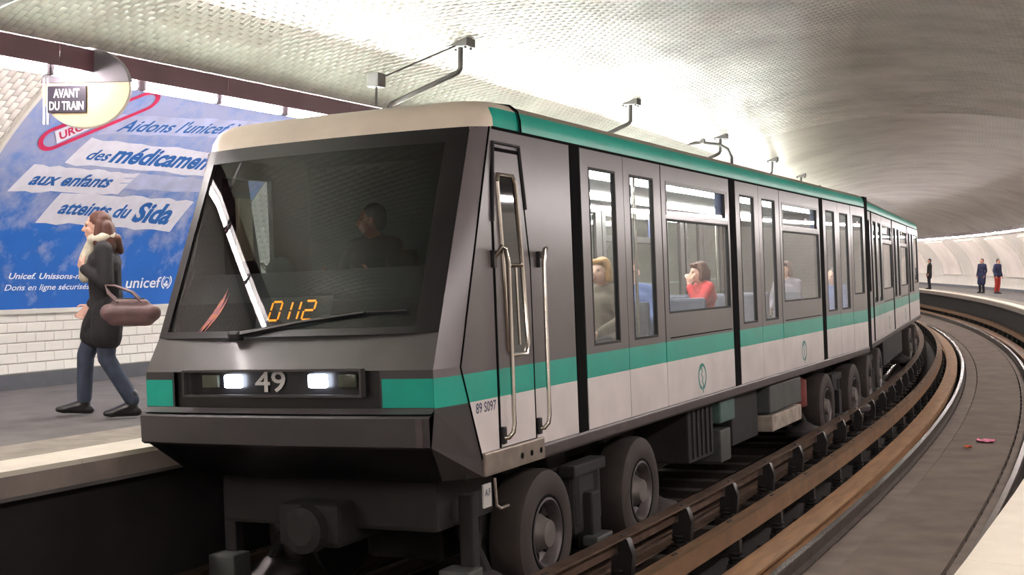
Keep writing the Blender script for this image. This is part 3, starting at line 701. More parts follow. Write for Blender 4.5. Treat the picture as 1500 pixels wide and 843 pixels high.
def side_bays(car, bays, sg_):
    for bay in bays:
        k = bay[0]
        if k == 'pillar':
            MB().bbox(*xs(sg_, 1.12, HW + .004), bay[1] + .004, bay[2] - .004, .96, 3.28, .008).build('pillar', 'seam', car)
        elif k == 'door':
            for n_, (y0, y1, w0, w1) in enumerate(((bay[1], bay[2], .17, .77), (bay[2], bay[3], .15, .77))):
                hole = (y0 + w0, y0 + w1, 1.66, 3.12)
                d = plate(MB(), *xs(sg_, 1.165, HW), y0 + .005, y1 - .005, 1.0, 3.275, [hole]).build('door_leaf', 'car_paint', car)
                pane('window_pane', sg_, *hole, d); seal(sg_, hole[0] + .022, hole[1] - .022, hole[2] + .022, hole[3] - .022, d)
            yb = bay[2]; MB().box(*xs(sg_, 1.15, 1.208), yb - .007, yb + .007, 1.0, 3.27).build('door_seal', 'seam', car)
        elif k == 'win':
            y0, y1 = bay[1], bay[2]; hole = (y0 + .12, y1 - .07, 1.87, 3.12)
            p = plate(MB(), *xs(sg_, 1.165, HW), y0 + .004, y1, 1.0, 3.275, [hole]).build('side_panel', 'car_paint', car)
            MB().box(*xs(sg_, 1.165, HW - .002), hole[0], hole[1], 2.75, 2.80).build('transom', 'charcoal', p)
            hz = (hole[0] + .03, hole[1] - .10, 2.83, 3.09)
            plate(MB(), *xs(sg_, 1.175, HW + .004), hole[0], hole[1], 2.80, 3.12, [hz]).build('hopper_frame', 'charcoal', p)
            pane('hopper_pane', sg_, *hz, p, 1.195); MB().box(*xs(sg_, 1.172, 1.176), hz[1] - .24, hz[1], hz[2], hz[3]).build('hopper_blind', 'blank_blue', p)
            pane('window_pane', sg_, hole[0], hole[1], 1.87, 2.75, p); seal(sg_, hole[0] + .012, hole[1] - .012, 1.882, 2.742, p, .02)
            MB().box(*xs(sg_, HW - .002, HW + .006), hole[0], hole[1], 1.625, 1.635).build('panel_ridge', 'seam', p)
            emblem(sg_, y0 + 1.05, 1.195, p)
        elif k == 'fix':
            y0, y1 = bay[1], bay[2]; hole = (y0 + .16, y1 - .18, 1.87, 3.12)
            p = plate(MB(), *xs(sg_, 1.165, HW), y0 + .004, y1, 1.0, 3.275, [hole]).build('side_panel', 'car_paint', car)
            pane('window_pane', sg_, *hole, p); seal(sg_, hole[0] + .02, hole[1] - .02, 1.89, 3.10, p)
def roof_section(z_extra=0):
    r = [(1.212, 3.275), (1.208, 3.36), (1.19, 3.43), (1.13, 3.475), (.98, 3.505), (.6, 3.535), (0, 3.55)]
    return r + [(-x, z) for x, z in r[-2::-1]]
def wheel(car, x, y, sg_):
    cx_, cz = x, .29
    fn = lambda h, p, q: (cx_ + sg_ * h, y + p, cz + q)
    tprof = [(-.14, .30), (-.145, .40), (-.13, .47), (-.09, .488), (.09, .488), (.125, .475), (.145, .43), (.148, .36), (.135, .29), (.12, .27), (-.14, .27), (-.14, .30)]
    o = MB().lathe(tprof, fn, 40, False).build('wheel', 'tyre', car, 35)
    MB().lathe([(.05, .272), (.135, .272), (.14, .255), (.12, .235), (.05, .215), (.02, .16), (.02, .02)], fn, 36, False).build('rim', 'rim', o, 35)
    b = MB()
    for k in range(6):
        q = k * math.pi / 3 + .3
        b.lathe([(.03, .045), (.052, .045)], lambda h, p, r, q=q: (cx_ + sg_ * (h + .002), y + .19 * math.cos(q) + p, cz + .19 * math.sin(q) + r), 10)
    b.build('rim_opening', 'rim_dark', o)['kind'] = 'stuff'
    MB().lathe([(.13, .268), (.1395, .274), (.1400, .292), (.13, .300)], fn, 40, False).build('bead_ring', 'rim_dark', o, 35)
    MB().lathe([(.0, .15), (.06, .145), (.10, .12), (.135, .105), (.15, .10), (.155, .02)], fn, 30).build('hub', 'hub', o, 35)
    MB().lathe([(-.30, .42), (-.29, .45), (-.2, .40), (-.19, .1)], fn, 30).build('safety_wheel', 'underframe', o, 35)
def bogie(car, y0, y1):
    b = MB(); ym = (y0 + y1) / 2
    for sg_ in (-1, 1):
        b.bbox(*xs(sg_, .60, .80), y0 - .5, y1 + .5, .30, .52, .03)
        b.bbox(*xs(sg_, .62, 1.02), ym - .28, ym + .28, .12, .62, .04); b.bbox(*xs(sg_, .9, 1.06), ym - .34, ym + .34, .60, .70, .02)
        b.tube([(sg_ * .98, ym - .2, .2), (sg_ * .98, ym - .2, .6)], .07, 10); b.tube([(sg_ * .98, ym + .2, .2), (sg_ * .98, ym + .2, .6)], .07, 10)
        b.bbox(*xs(sg_, .95, 1.10), ym - .09, ym + .09, -.02, .45, .02)
    for y in (y0, y1): b.tube([(-.95, y, .29), (.95, y, .29)], .07, 12); b.bbox(-.35, .35, y - .25, y + .25, .08, .55, .05)
    b.bbox(-.75, .75, ym - .2, ym + .2, .35, .75, .03); b.build('bogie_frame', 'underframe', car)
    for y in (y0, y1):
        for sg_ in (-1, 1): wheel(car, sg_ * .985, y, sg_)
    for y in (y0 - .68, y1 + .72):
        for sg_ in (-1, 1):
            cxg = sg_ * .945
            o = MB().lathe([(-.055, .12), (-.06, .24), (-.03, .272), (.03, .272), (.06, .24), (.09, .13), (.13, .07), (.15, .03)], lambda h, p, q: (cxg + p, y + q, .0 + h), 24).build('guide_wheel', 'rim', car, 35)
            MB().tube([(cxg, y, .1), (cxg - sg_ * .1, y, .30), (sg_ * .7, y + (.3 if y < ym else -.3), .38)], .05, 8).build('guide_arm', 'underframe', o, True)
    for sg_ in (-1, 1):                              # current collector between the wheels
        o = MB().bbox(*xs(sg_, 1.03, 1.17), ym - .17, ym + .17, .02, .10, .02).build('collector_shoe', 'equipment_box', car)
        MB().tube([(sg_ * 1.05, ym, .06), (sg_ * 1.05, ym, .42)], .035, 8).build('collector_arm', 'underframe', o)
def car_common(car, ya, yb, bays, ylamp0):
    for sg_ in (1, -1): side_bays(car, bays, sg_)
    sec = roof_section()
    for sg_ in (1, -1):
        MB().prism([(1.12, .89), (1.205, .89), (1.222, .91), (1.222, .98), (1.215, .997), (1.12, .997)], lambda p, q, tt: (sg_ * p, tt, q), bays[0][1] if True else ya, yb).build('sole_bar', 'sole_bar', car)
        MB().box(*xs(sg_, 1.205, 1.218), .32 if yb > 10 else bays[0][1], yb, 3.262, 3.282).build('gutter', 'seam', car)
    MB().box(-1.16, 1.16, ya, yb, .90, 1.04).build('underframe', 'underframe', car)
    MB().box(-1.15, 1.15, ylamp0, yb - .05, 1.041, 1.06).build('saloon_floor', 'interior_floor', car)
    MB().box(-1.15, 1.15, ylamp0, yb - .05, 3.24, 3.27).build('saloon_ceiling', 'interior_wall', car)
    for x in (-.55, .55): MB().bbox(x - .09, x + .09, ylamp0 + .3, yb - .4, 3.19, 3.24, .02).build('saloon_lamp', 'saloon_lamp', car)
    plate(MB(), 0, 0, 0, 0, 0, 0, [])
    b = MB(); b.box(-1.17, 1.17, yb - .06, yb, 1.0, 3.28); b.build('end_wall', 'charcoal', car)
    b = MB(); n = len(sec)
    b.add([(x, y, z) for y in (bays[0][1] - (.9 if ya < -.1 and yb > 10 else 0), yb) for x, z in sec] + [(x * .985, y, z - .03) for y in (bays[0][1] - (.9 if ya < -.1 and yb > 10 else 0), yb) for x, z in sec],
          [(i, i + 1, n + i + 1, n + i) for i in range(n - 1)] + [(2 * n + i, 3 * n + i, 3 * n + i + 1, 2 * n + i + 1) for i in range(n - 1)] + [(n + i, n + i + 1, 3 * n + i + 1, 3 * n + i) for i in range(n - 1)] + [(0, 2 * n, 3 * n, n), (n - 1, 2 * n - 1, 4 * n - 1, 3 * n - 1)])
    b.build('roof', 'roof_paint_shade_dirt', car, 40)
    for bay in bays:                                 # poles by the doors and seats by the windows
        if bay[0] == 'door':
            for x, y in ((.95, bay[3] - .02), (.0, bay[2]), (-.95, bay[3] - .02)): MB().tube([(x, y, 1.06), (x, y, 3.24)], .017, 10).build('grab_pole', 'chrome', car, True)
        if bay[0] == 'win':
            for x in (.78, .32, -.78, -.32):
                for y, d in ((bay[1] + .45, 1), (bay[1] + 1.75, -1)):
                    b = MB(); b.bbox(x - .2, x + .2, y - .22, y + .22, 1.42, 1.50, .03); b.bbox(x - .2, x + .2, y - d * .25 - .04, y - d * .25 + .04, 1.45, 1.98, .03); b.bbox(x - .15, x + .15, y - .12, y + .12, 1.06, 1.42, .02)
                    b.build('seat', 'seat_fabric', car)
def equipment(car, items):
    for (y0, y1, x0, x1, z0, z1, m_, nm) in items: MB().bbox(x0, x1, y0, y1, z0, z1, .02).build(nm, m_, car)

car1 = thing('metro_car', 'leading metro car with raked windscreen, number 49 and white and green sides', 'metro car', Matrix.Rotation(-CANT, 4, 'Y'))
bays1 = [('pillar', 1.66, 1.86), ('door', 1.87, 2.83, 3.80), ('win', 3.82, 6.05), ('pillar', 6.06, 6.29), ('door', 6.30, 7.27, 8.24), ('win', 8.26, 10.49), ('pillar', 10.50, 10.73), ('door', 10.74, 11.71, 12.68), ('fix', 12.70, 13.85)]
car_common(car1, -.15, 13.85, bays1, 1.6)
bogie(car1, 1.20, 3.25); bogie(car1, 11.0, 13.0)
# --- cab sides
def seam_y(z): return (0 - .27 * (z - 1.0) / .65) if z < 1.65 else (-.27 + .55 * (z - 1.65) / 1.63)
for sg_ in (1, -1):
    fn = lambda p, q, tt: (sg_ * tt, p, q)
    if sg_ > 0:
        poly = [(seam_y(1.0), 1.0), (1.655, 1.0), (1.655, 3.275), (seam_y(3.275), 3.275), (seam_y(2.3), 2.3), (seam_y(1.65), 1.65)]
        MB().prism(poly, fn, 1.165, HW).build('cab_side', 'car_paint', car1)
    else:
        b = MB(); plate(b, *xs(sg_, 1.165, HW), .30, 1.655, 1.0, 3.275, [(.36, 1.0, 2.0, 3.1)]); b.prism([(seam_y(1.0), 1.0), (.30, 1.0), (.30, 3.275), (seam_y(3.275), 3.275), (seam_y(2.3), 2.3), (seam_y(1.65), 1.65)], fn, 1.165, HW)
        p = b.build('cab_side', 'car_paint', car1); pane('window_pane', sg_, .36, 1.0, 2.0, 3.1, p)
    MB().prism([(1.12, .89), (1.205, .89), (1.222, .91), (1.222, .98), (1.215, .997), (1.12, .997)], lambda p, q, tt: (sg_ * p, tt, q), .96, 1.66).build('sole_bar', 'sole_bar', car1)
    st_ = MB().bbox(*xs(sg_, 1.10, 1.235), -.01, .955, .895, 1.055, .012).build('step_plate', 'step_metal', car1)
    for y in (.56, .72, .88): MB().lathe([(1.22, .022), (1.237, .022)], lambda h, p, q: (sg_ * h, y + p, .965 + q), 12).build('bolt_hole', 'seam', st_)
    # door: leaf, dark joints, window, chrome frame
    dp = [(.285, 1.06), (.842, 1.06), (.842, 2.30), (.70, 3.11), (.335, 3.11), (.285, 2.9)]
    grow = lambda d: [(p + (d if p > .55 else -d), q + (d if q > 2 else -d * .2)) for p, q in dp]
    MB().prism(grow(.028), fn, HW - .01, HW + .003).build('door_joint', 'seam', car1)
    d = MB().prism(dp, fn, HW - .005, HW + .006).build('cab_door', 'car_paint', car1)
    wp = [(.345, 2.90), (.365, 2.95), (.59, 2.95), (.63, 2.90), (.70, 2.35), (.755, 1.76), (.72, 1.68), (.47, 1.68), (.43, 1.74), (.40, 2.30)]
    MB().prism(wp, fn, HW + .004, HW + .010).build('window_pane', 'dark_glass' if sg_ > 0 else 'tinted_glass', d)
    MB().tube([(sg_ * (HW + .012), p, q) for p, q in wp + wp[:1]], .017, 8, False).build('window_frame', 'chrome', d, True)
    MB().tube([(sg_ * (HW + .012), .40, 2.315), (sg_ * (HW + .012), .70, 2.315)], .014, 8).build('window_bar', 'chrome', d, True)
    MB().tube([(sg_ * (HW + .012), .60, 2.30), (sg_ * (HW + .012), .62, 1.75)], .008, 6).build('window_bar', 'chrome', d, True)
    # black drip moulding over the door
    MB().tube([(sg_ * (HW + .008), .262, 2.62), (sg_ * (HW + .008), .305, 3.17), (sg_ * (HW + .008), .72, 3.17), (sg_ * (HW + .008), .80, 2.72)], .014, 6).build('drip_moulding', 'black_rubber', car1, True)
    for (y0, y1, dd) in ((.34, .25, -1), (.93, 1.0, 1)):
        h = MB().tube([(sg_ * (HW + .0), y1, 2.36), (sg_ * (HW + .05), y1, 2.40), (sg_ * (HW + .075), y1 - dd * .01, 2.44), (sg_ * (HW + .08), y1 - dd * .05, 2.43), (sg_ * (HW + .08), y0, 2.33), (sg_ * (HW + .08), y0, 1.22), (sg_ * (HW + .075), y0 - .01, 1.16), (sg_ * (HW + .05), y0 - .03, 1.125), (sg_ * HW, y0 - .05, 1.12)], .017, 10).build('handrail', 'chrome', car1, True)
        for z, y in ((2.36, y1), (1.14, y0 - .04)): MB().bbox(*xs(sg_, HW - .01, HW + .03), y - .025, y + .025, z - .06, z + .06, .008).build('bracket', 'black', h)
    # seam line in front of the cab side
    MB().tube([(sg_ * (HW + .001), seam_y(z), z) for z in (.9, 1.0, 1.65, 2.3, 3.275)], .007, 6).build('body_joint', 'seam', car1, True)
text_on('lettering', '89 S097', lambda x, y: (HW + .002, -.075 + .30 * x, 1.325 + .07 * y), 'lettering_blue', car1)
# --- nose: faces between the front fold and the side seam
def nose(sg_):
    S = lambda *p: (sg_ * p[0], p[1], p[2])
    up = MB(); zs2 = (3.275, 2.6, 1.89, 1.655)
    fz = lambda z: (1.115 + (1.15 - 1.115) * (3.275 - z) / 1.385, .18 + (-.43 - .18) * (3.275 - z) / 1.385) if z >= 1.89 else (1.15 + .02 * (1.89 - z) / .235, -.43 - .13 * (1.89 - z) / .235)
    up.grid([[S(*fz(z), z), S((fz(z)[0] + HW) / 2 + .012, (fz(z)[1] + seam_y(z)) / 2, z), S(HW, seam_y(z), z)] for z in zs2]); up.build('corner_post', 'nose_paint', car1, True)
    bl = MB(); bl.grid([[S(1.17, -.56, z), S(1.202, (-.56 + seam_y(z)) / 2, z), S(HW, seam_y(z), z)] for z in (1.655, 1.40)]); bl.build('corner_belt', 'nose_paint', car1, True)
    lo = MB()
    lo.add([S(1.17, -.56, 1.40), S(HW, seam_y(1.40), 1.40), S(HW, 0, 1.0), S(HW, 0, .895), S(1.04, -.26, .90), S(1.15, -.58, 1.16)], [(0, 5, 2, 1), (5, 4, 3, 2)]); lo.build('corner_apron', 'dark_plastic', car1)
for sg_ in (1, -1): nose(sg_)
# --- windscreen, curved in plan, raked back
def ws(x, z, off=0.):
    t_ = (z - 1.89) / 1.385
    hwz = 1.15 - .035 * t_; return (x * hwz, -.43 + .61 * t_ - .10 * (1 - abs(x) ** 2.4) - .03 * math.sin(math.pi * min(max(t_, 0), 1)) * (1 - x * x) - off, z)
XS = np.linspace(-1, 1, 17)
scr = MB().grid([[ws(x, z) for x in XS * .90] for z in np.linspace(1.915, 3.19, 8)]).build('windscreen', 'tinted_glass', car1, True)
fr = MB(); 
for (x0, x1, z0, z1) in ((-.999, -.93, 1.89, 3.275), (.86, .999, 1.89, 3.275), (-.93, .86, 3.17, 3.275), (-.93, .86, 1.885, 1.93)):
    fr.grid([[ws(x, z, .004) for x in np.linspace(x0, x1, 9)] for z in np.linspace(z0, z1, 6)])
fr.build('windscreen_frame', 'black', scr, True)
# wiper
wpv = Vector(ws(-.33, 1.90, .03)); wp1 = Vector(ws(.55, 2.03, .035)); wp2 = Vector(ws(.80, 2.035, .02)); wp0 = Vector(ws(.25, 1.985, .02))
wi = MB().tube([wpv, wpv.lerp(wp1, .5) + Vector((0, -.01, .01)), wp1], [.022, .014, .010], 8).build('wiper_arm', 'black', car1, True)
MB().tube([wp0, wp1 + Vector((0, .012, 0)), wp2], .010, 6).build('wiper_blade', 'black_rubber', wi, True)
MB().bbox(wpv.x - .05, wpv.x + .05, wpv.y - .03, wpv.y + .04, 1.86, 1.93, .02).build('wiper_pivot', 'black', wi)
# coloured stroke decal low on the glass
b = MB()
for k, (dx_, w_) in enumerate(((0, .022), (.035, .012), (-.02, .008))):
    pts = [(-.735 + dx_ + .17 * q + .03 * math.sin(3 * q), 1.93 + .30 * q) for q in np.linspace(0, 1 - .12 * k, 9)]
    b.grid([[ws((p - w_ * math.sin(math.pi * min(1, i / 8 + .06))) / 1.16, z, .004), ws((p + w_ * math.sin(math.pi * min(1, i / 8 + .06))) / 1.16, z, .004)] for i, (p, z) in enumerate(pts)])
b.build('decal', 'decal_orange', scr, fix=False)
# seven segment destination code behind the glass
SEG = {'0': 'abcdef', '1': 'bc', '2': 'abged'}
def digit(b, ch, x0, z0, w_, h_, th_=.014):
    segs = {'a': ((0, 1), (1, 1)), 'b': ((1, 1), (1, .5)), 'c': ((1, .5), (1, 0)), 'd': ((0, 0), (1, 0)), 'e': ((0, 0), (0, .5)), 'f': ((0, .5), (0, 1)), 'g': ((0, .5), (1, .5))}
    for s__ in SEG[ch]:
        (ax, az), (bx_, bz) = segs[s__]; sl_ = lambda z: .02 * z
        a = Vector((x0 + ax * w_ + sl_(az), 0, z0 + az * h_)); c = Vector((x0 + bx_ * w_ + sl_(bz), 0, z0 + bz * h_)); dd = (c - a).normalized() * .006; a += dd; c -= dd
        n_ = Vector((-(c - a).z, 0, (c - a).x)).normalized() * th_ / 2
        y_ = lambda v: ws(v.x / 1.16, v.z)[1] + .012
        q = [a - n_, c - n_, c + n_, a + n_]; b.add([(v.x, y_(v), v.z) for v in q], [(0, 1, 2, 3)])
disp = MB().grid([[(x, ws(x / 1.16, z)[1] + .02, z) for x in np.linspace(-.26, .34, 5)] for z in (1.94, 2.15)]).build('display_panel', 'black', car1)
b = MB()
for ch, x0 in zip('0112', (-.155, -.070, .000, .120)): digit(b, ch, x0, 1.995, .080, .125)
b.build('display_digits', 'led_orange', disp, fix=False)
# ledge, lamp panel, belt patches, bumper
MB().grid([[(x * (1.15 + .02 * t_), -.43 - .13 * t_ - .055 * (1 - x * x), 1.89 - .235 * t_) for x in XS] for t_ in (0, .08, .9, 1)]).build('front_ledge', 'charcoal', car1, True)
fx = lambda x, o_=0.: (-.56 - .055 * (1 - (x / 1.17) ** 2)) - o_
def fgrid(x0, x1, z0, z1, o_, n=9): return MB().grid([[(x, fx(x, o_), z) for x in np.linspace(x0, x1, n)] for z in (z0, z1)])
lp = fgrid(-1.17, 1.17, 1.375, 1.66, -.03, 17).build('lamp_panel', 'black', car1)
fgrid(-1.168, -.915, 1.415, 1.60, 0).build('belt_patch', 'teal', car1); fgrid(.805, 1.168, 1.415, 1.60, 0).build('belt_patch', 'teal', car1)
for x0, x1 in ((-1.17, -.90), (.79, 1.17)):
    MB().grid([[(x, fx(x, -.003), z) for x in np.linspace(x0, x1, 6)] for z in (1.38, 1.66)]).build('panel_surround', 'dark_plastic', lp)
b = MB(); plate_ = [(-.76, .66, 1.49, 1.67)]
for x0, x1, z0, z1 in ((-.78, .68, 1.655, 1.67), (-.78, .68, 1.485, 1.50), (-.78, -.765, 1.5, 1.655), (.665, .68, 1.5, 1.655)):
    b.box(x0, x1, -.64, -.585, z0, z1)
b.build('lamp_bezel', 'dark_plastic', lp)
for x0, x1, m_, nm in ((-.633, -.495, 'tail_lens', 'tail_lamp'), (-.438, -.292, 'headlamp', 'headlamp'), (.255, .402, 'headlamp', 'headlamp'), (.486, .63, 'tail_lens', 'tail_lamp')):
    o = MB().bbox(x0, x1, fx(x0, .012), fx(x0, -.02), 1.545, 1.637, .015).build(nm, m_, car1, 40)
text_on('fleet_number', '49', lambda x, y: (-.19 + .25 * x, fx(-.06, -.018), 1.515 + .145 * y), 'lettering_grey', car1)
MB().grid([[(x, fx(x, .0), 1.41), (x, fx(x, .03), 1.385), (x, fx(x, .05), 1.378), (x, fx(x, .0), 1.368)][::-1] for x in np.linspace(-1.17, 1.17, 13)]).build('front_trim', 'charcoal', car1, True)
b = MB()
b.grid([[(x * k, fx(x * k, o_), z) for x in np.linspace(-1.17, 1.17, 15)] for z, o_, k in ((1.368, .0, 1), (1.365, .065, 1), (1.352, .075, 1), (1.17, .070, 1), (1.155, .05, .995), (1.15, .0, .99))]); b.build('bumper', 'dark_plastic', car1, 30)
MB().box(1.075, 1.125, fx(1.1, .082), fx(1.1, .05), 1.17, 1.345).build('bumper_strip', 'sole_bar', car1)
MB().grid([[(x * 1.15, -.59 - .05 * (1 - x * x), 1.16) if k == 0 else (x * 1.04, -.26 - .05 * (1 - x * x), .90) if k == 1 else (x * 1.0, .1, .86) for x in XS] for k in range(3)]).build('apron', 'black', car1, True)
# --- roof fairing with rounded corners
lev = [(3.258, 1.2, .155), (3.34, 1.2, .18), (3.42, 1.185, .24), (3.475, 1.13, .33), (3.505, .98, .46), (3.535, .6, .68), (3.55, .02, .77)]
rows = []
for z, w_, y_ in lev:
    r_ = min(.20, w_ * .5); row = [(-w_, .78, z), (-w_, y_ + r_, z)]
    row += [(-w_ + r_ - r_ * math.cos(q), y_ + r_ - r_ * math.sin(q), z) for q in np.linspace(.2, math.pi / 2, 7)]
    row += [(x, y_ - .03 * (1 - (x / max(w_ - r_, .01)) ** 2), z) for x in np.linspace(-w_ + r_, w_ - r_, 9)[1:-1]]
    row += [(w_ - r_ + r_ * math.sin(q), y_ + r_ - r_ * math.cos(q), z) for q in np.linspace(0, math.pi / 2 - .2, 7)]
    row += [(w_, y_ + r_, z), (w_, .78, z)]; rows.append(row)
MB().grid(rows).build('roof_fairing', 'fairing_paint', car1, 50)
MB().tube([(x, .775, z + .004) for x, z in roof_section()], .012, 6).build('roof_joint', 'seam', car1, True)
# --- inside of the cab
MB().box(-1.15, 1.15, 1.50, 1.56, 1.04, 3.25).build('cab_bulkhead', 'cab_wall', car1)
MB().box(-1.15, 1.15, -.10, 1.5, 1.04, 1.08).build('cab_floor', 'interior_floor', car1)
MB().box(-1.15, 1.15, .2, 1.56, 3.24, 3.27).build('cab_ceiling', 'cab_wall', car1)
bd = MB().box(.50, 1.02, 1.47, 1.50, 1.08, 3.05).build('cab_inner_door', 'dashboard', car1)
MB().box(.58, .94, 1.46, 1.472, 2.25, 2.95).build('door_window', 'blank_blue', bd)
b = MB(); b.prism([(-.28, 1.85), (-.26, 2.12), (-.08, 2.33), (.22, 2.33), (.25, 2.2), (.25, 1.1), (-.1, 1.1)], lambda p, q, tt: (tt, p, q), -1.1, 1.1); b.build('dashboard', 'dashboard', car1)
MB().lathe([(-.02, .11), (.0, .12), (.03, .08), (.045, .02)], lambda h, p, q: (-.42 + p, .05 + h * .3, 2.36 + q * .7 + h), 20).build('dash_dial', 'equipment_box', car1, 40)
b = MB(); b.bbox(-.4, .12, .62, 1.12, 1.52, 1.62, .04); b.bbox(-.4, .12, 1.06, 1.18, 1.6, 2.5, .05); b.tube([(-.14, .85, 1.08), (-.14, .85, 1.55)], .08, 12); b.build('driver_seat', 'dashboard', car1)
MB().bbox(-.97, -.93, .26, .42, 2.44, 2.92, .01).build('notice_board', 'sign_white', car1)
# --- under the nose
b = MB(); b.bbox(-.9, .9, -.1, .75, .52, .89, .03); b.bbox(-.25, .25, -.32, .5, .42, .72, .04); b.lathe([(-.42, .10), (-.40, .16), (-.30, .17), (-.28, .11), (-.1, .11)], lambda h, p, q: (p, h, .55 + q), 20); b.build('coupler', 'underframe', car1)
for sg_ in (1, -1):
    o = MB().bbox(*xs(sg_, .86, 1.10), -.05, .16, -.02, .26, .02).build('guard_box', 'equipment_box', car1)
    MB().bbox(*xs(sg_, .95, 1.06), .1, .2, .2, .75, .02).build('guard_post', 'underframe', o)
MB().bbox(1.185, 1.20, .015, .13, .68, .84, .004).build('data_plate', 'lettering_grey', car1)
text_on('lettering', 'A.F', lambda x, y: (1.202, .03 + .08 * x, .76 + .045 * y), 'lettering_blue', car1)
MB().tube([(1.16, .26, .85), (1.17, .26, .66), (1.19, .28, .64), (1.19, .40, .64)], .012, 8).build('cable_bracket', 'step_metal', car1, True)
equipment(car1, [(4.75, 5.6, .3, 1.08, .32, .89, 'underframe', 'equipment_box'), (5.75, 6.3, .5, 1.12, .62, .86, 'equipment_teal', 'equipment_box'), (5.72, 6.1, .5, 1.12, .2, .55, 'equipment_box', 'equipment_box'),
    (6.5, 7.6, .3, 1.02, .28, .89, 'underframe', 'equipment_box'), (7.75, 9.35, .5, 1.14, .52, .86, 'equipment_box', 'equipment_box'), (7.75, 9.25, .6, 1.16, .30, .50, 'dirty_white', 'equipment_box'),
    (4.4, 10.6, -.8, .2, .35, .9, 'underframe', 'equipment_case'), (-.0, 13.7, -.5, .5, .6, .9, 'underframe', 'centre_sill')])
o = MB().lathe([(.42, .10), (.44, .13), (.78, .13), (.80, .10)], lambda h, p, q: (1.02 + p, 9.6 + q, h), 20).build('air_cylinder', 'red_paint', car1, 35)
for k in range(5): MB().box(1.082, 1.10, 4.85 + k * .15, 4.90 + k * .15, .36, .84).build('cooling_fin', 'underframe', bpy.data.objects['equipment_box'])
# gangway bellows
b = MB(); b.bbox(-1.0, 1.0, 13.85, 14.2, 1.0, 3.3, .05)
for k in range(4): b.bbox(-1.08, 1.08, 13.88 + k * .08, 13.93 + k * .08, .98, 3.35, .01)
b.build('gangway', 'black_rubber', car1)
for sg_ in (1, -1): MB().bbox(*xs(sg_, .98, 1.212), 13.856, 14.14, .92, 3.46, .02).build('end_fairing', 'seam', car1)
# --- second car
s2 = 16.3; m2 = Wm(s2, 0., 0.) @ Matrix.Rotation(-CANT, 4, 'Y')
car2 = thing('metro_car', 'second metro car of the train, seen at a grazing angle behind the leading car', 'metro car', m2)
bays2 = [('fix', -6.95, -6.0), ('pillar', -5.99, -5.76), ('door', -5.75, -4.78, -3.81), ('win', -3.79, -1.56), ('pillar', -1.55, -1.32), ('door', -1.31, -.34, .63), ('win', .65, 2.88), ('pillar', 2.89, 3.12), ('door', 3.13, 4.10, 5.07), ('fix', 5.09, 6.95)]
car_common(car2, -6.95, 6.95, bays2, -6.8)
MB().box(-1.17, 1.17, -6.95, -6.90, 1.0, 3.28).build('end_wall', 'charcoal', car2)
bogie(car2, -6.2, -4.2); bogie(car2, 4.2, 6.2)
equipment(car2, [(-2.6, 2.4, -.9, 1.05, .3, .9, 'underframe', 'equipment_case')])

# ------------------------------------------------------------------ PEOPLE
PENDING = []
def capsule(b, p0, r0, p1, r1, n=12):
    p0, p1 = Vector(p0), Vector(p1); d = p1 - p0
    if d.length < 1e-5: d = Vector((0, 0, 1e-4))
    t = d.normalized(); pts, rs = [], []
    for q in (-90, -60, -30): pts.append(p0 + t * r0 * math.sin(math.radians(q))); rs.append(max(r0 * math.cos(math.radians(q)), 1e-4))
    pts.append(p0); rs.append(r0); pts.append(p1); rs.append(r1)
    for q in (30, 60, 90): pts.append(p1 + t * r1 * math.sin(math.radians(q))); rs.append(max(r1 * math.cos(math.radians(q)), 1e-4))
    up = Vector((0, 0, 1)) if abs(t.z) < .9 else Vector((1, 0, 0)); a = t.cross(up).normalized(); c = t.cross(a)
    rings = [p + (a * math.cos(2 * math.pi * k / n) + c * math.sin(2 * math.pi * k / n)) * r for p, r in zip(pts, rs) for k in range(n)]
    b.add(rings, [(i * n + k, i * n + (k + 1) % n, (i + 1) * n + (k + 1) % n, (i + 1) * n + k) for i in range(len(pts) - 1) for k in range(n)] + [tuple(range(n))[::-1], tuple(range(len(rings) - n, len(rings)))])
def ell(b, c, r, rot=None, n=14):
    c = Vector(c); rot = rot or Matrix.Identity(3); m_ = n // 2 + 1; pts = []
    for i in range(m_ + 1):
        q = math.pi * i / m_ - math.pi / 2; q = max(min(q, 1.55), -1.55)
        for k in range(n):
            w_ = 2 * math.pi * k / n; pts.append(c + rot @ Vector((r[0] * math.cos(q) * math.cos(w_), r[1] * math.cos(q) * math.sin(w_), r[2] * math.sin(q))))
    b.add(pts, [(i * n + k, i * n + (k + 1) % n, (i + 1) * n + (k + 1) % n, (i + 1) * n + k) for i in range(m_) for k in range(n)] + [tuple(range(n))[::-1], tuple(range(len(pts) - n, len(pts)))])
def blob(b, name, material, parent, voxel, smooth=4):
    o = b.build(name, material, parent)
    r = o.modifiers.new('r', 'REMESH'); r.mode = 'VOXEL'; r.voxel_size = voxel
    s_ = o.modifiers.new('s', 'SMOOTH'); s_.factor = .5; s_.iterations = smooth
    PENDING.append(o); return o
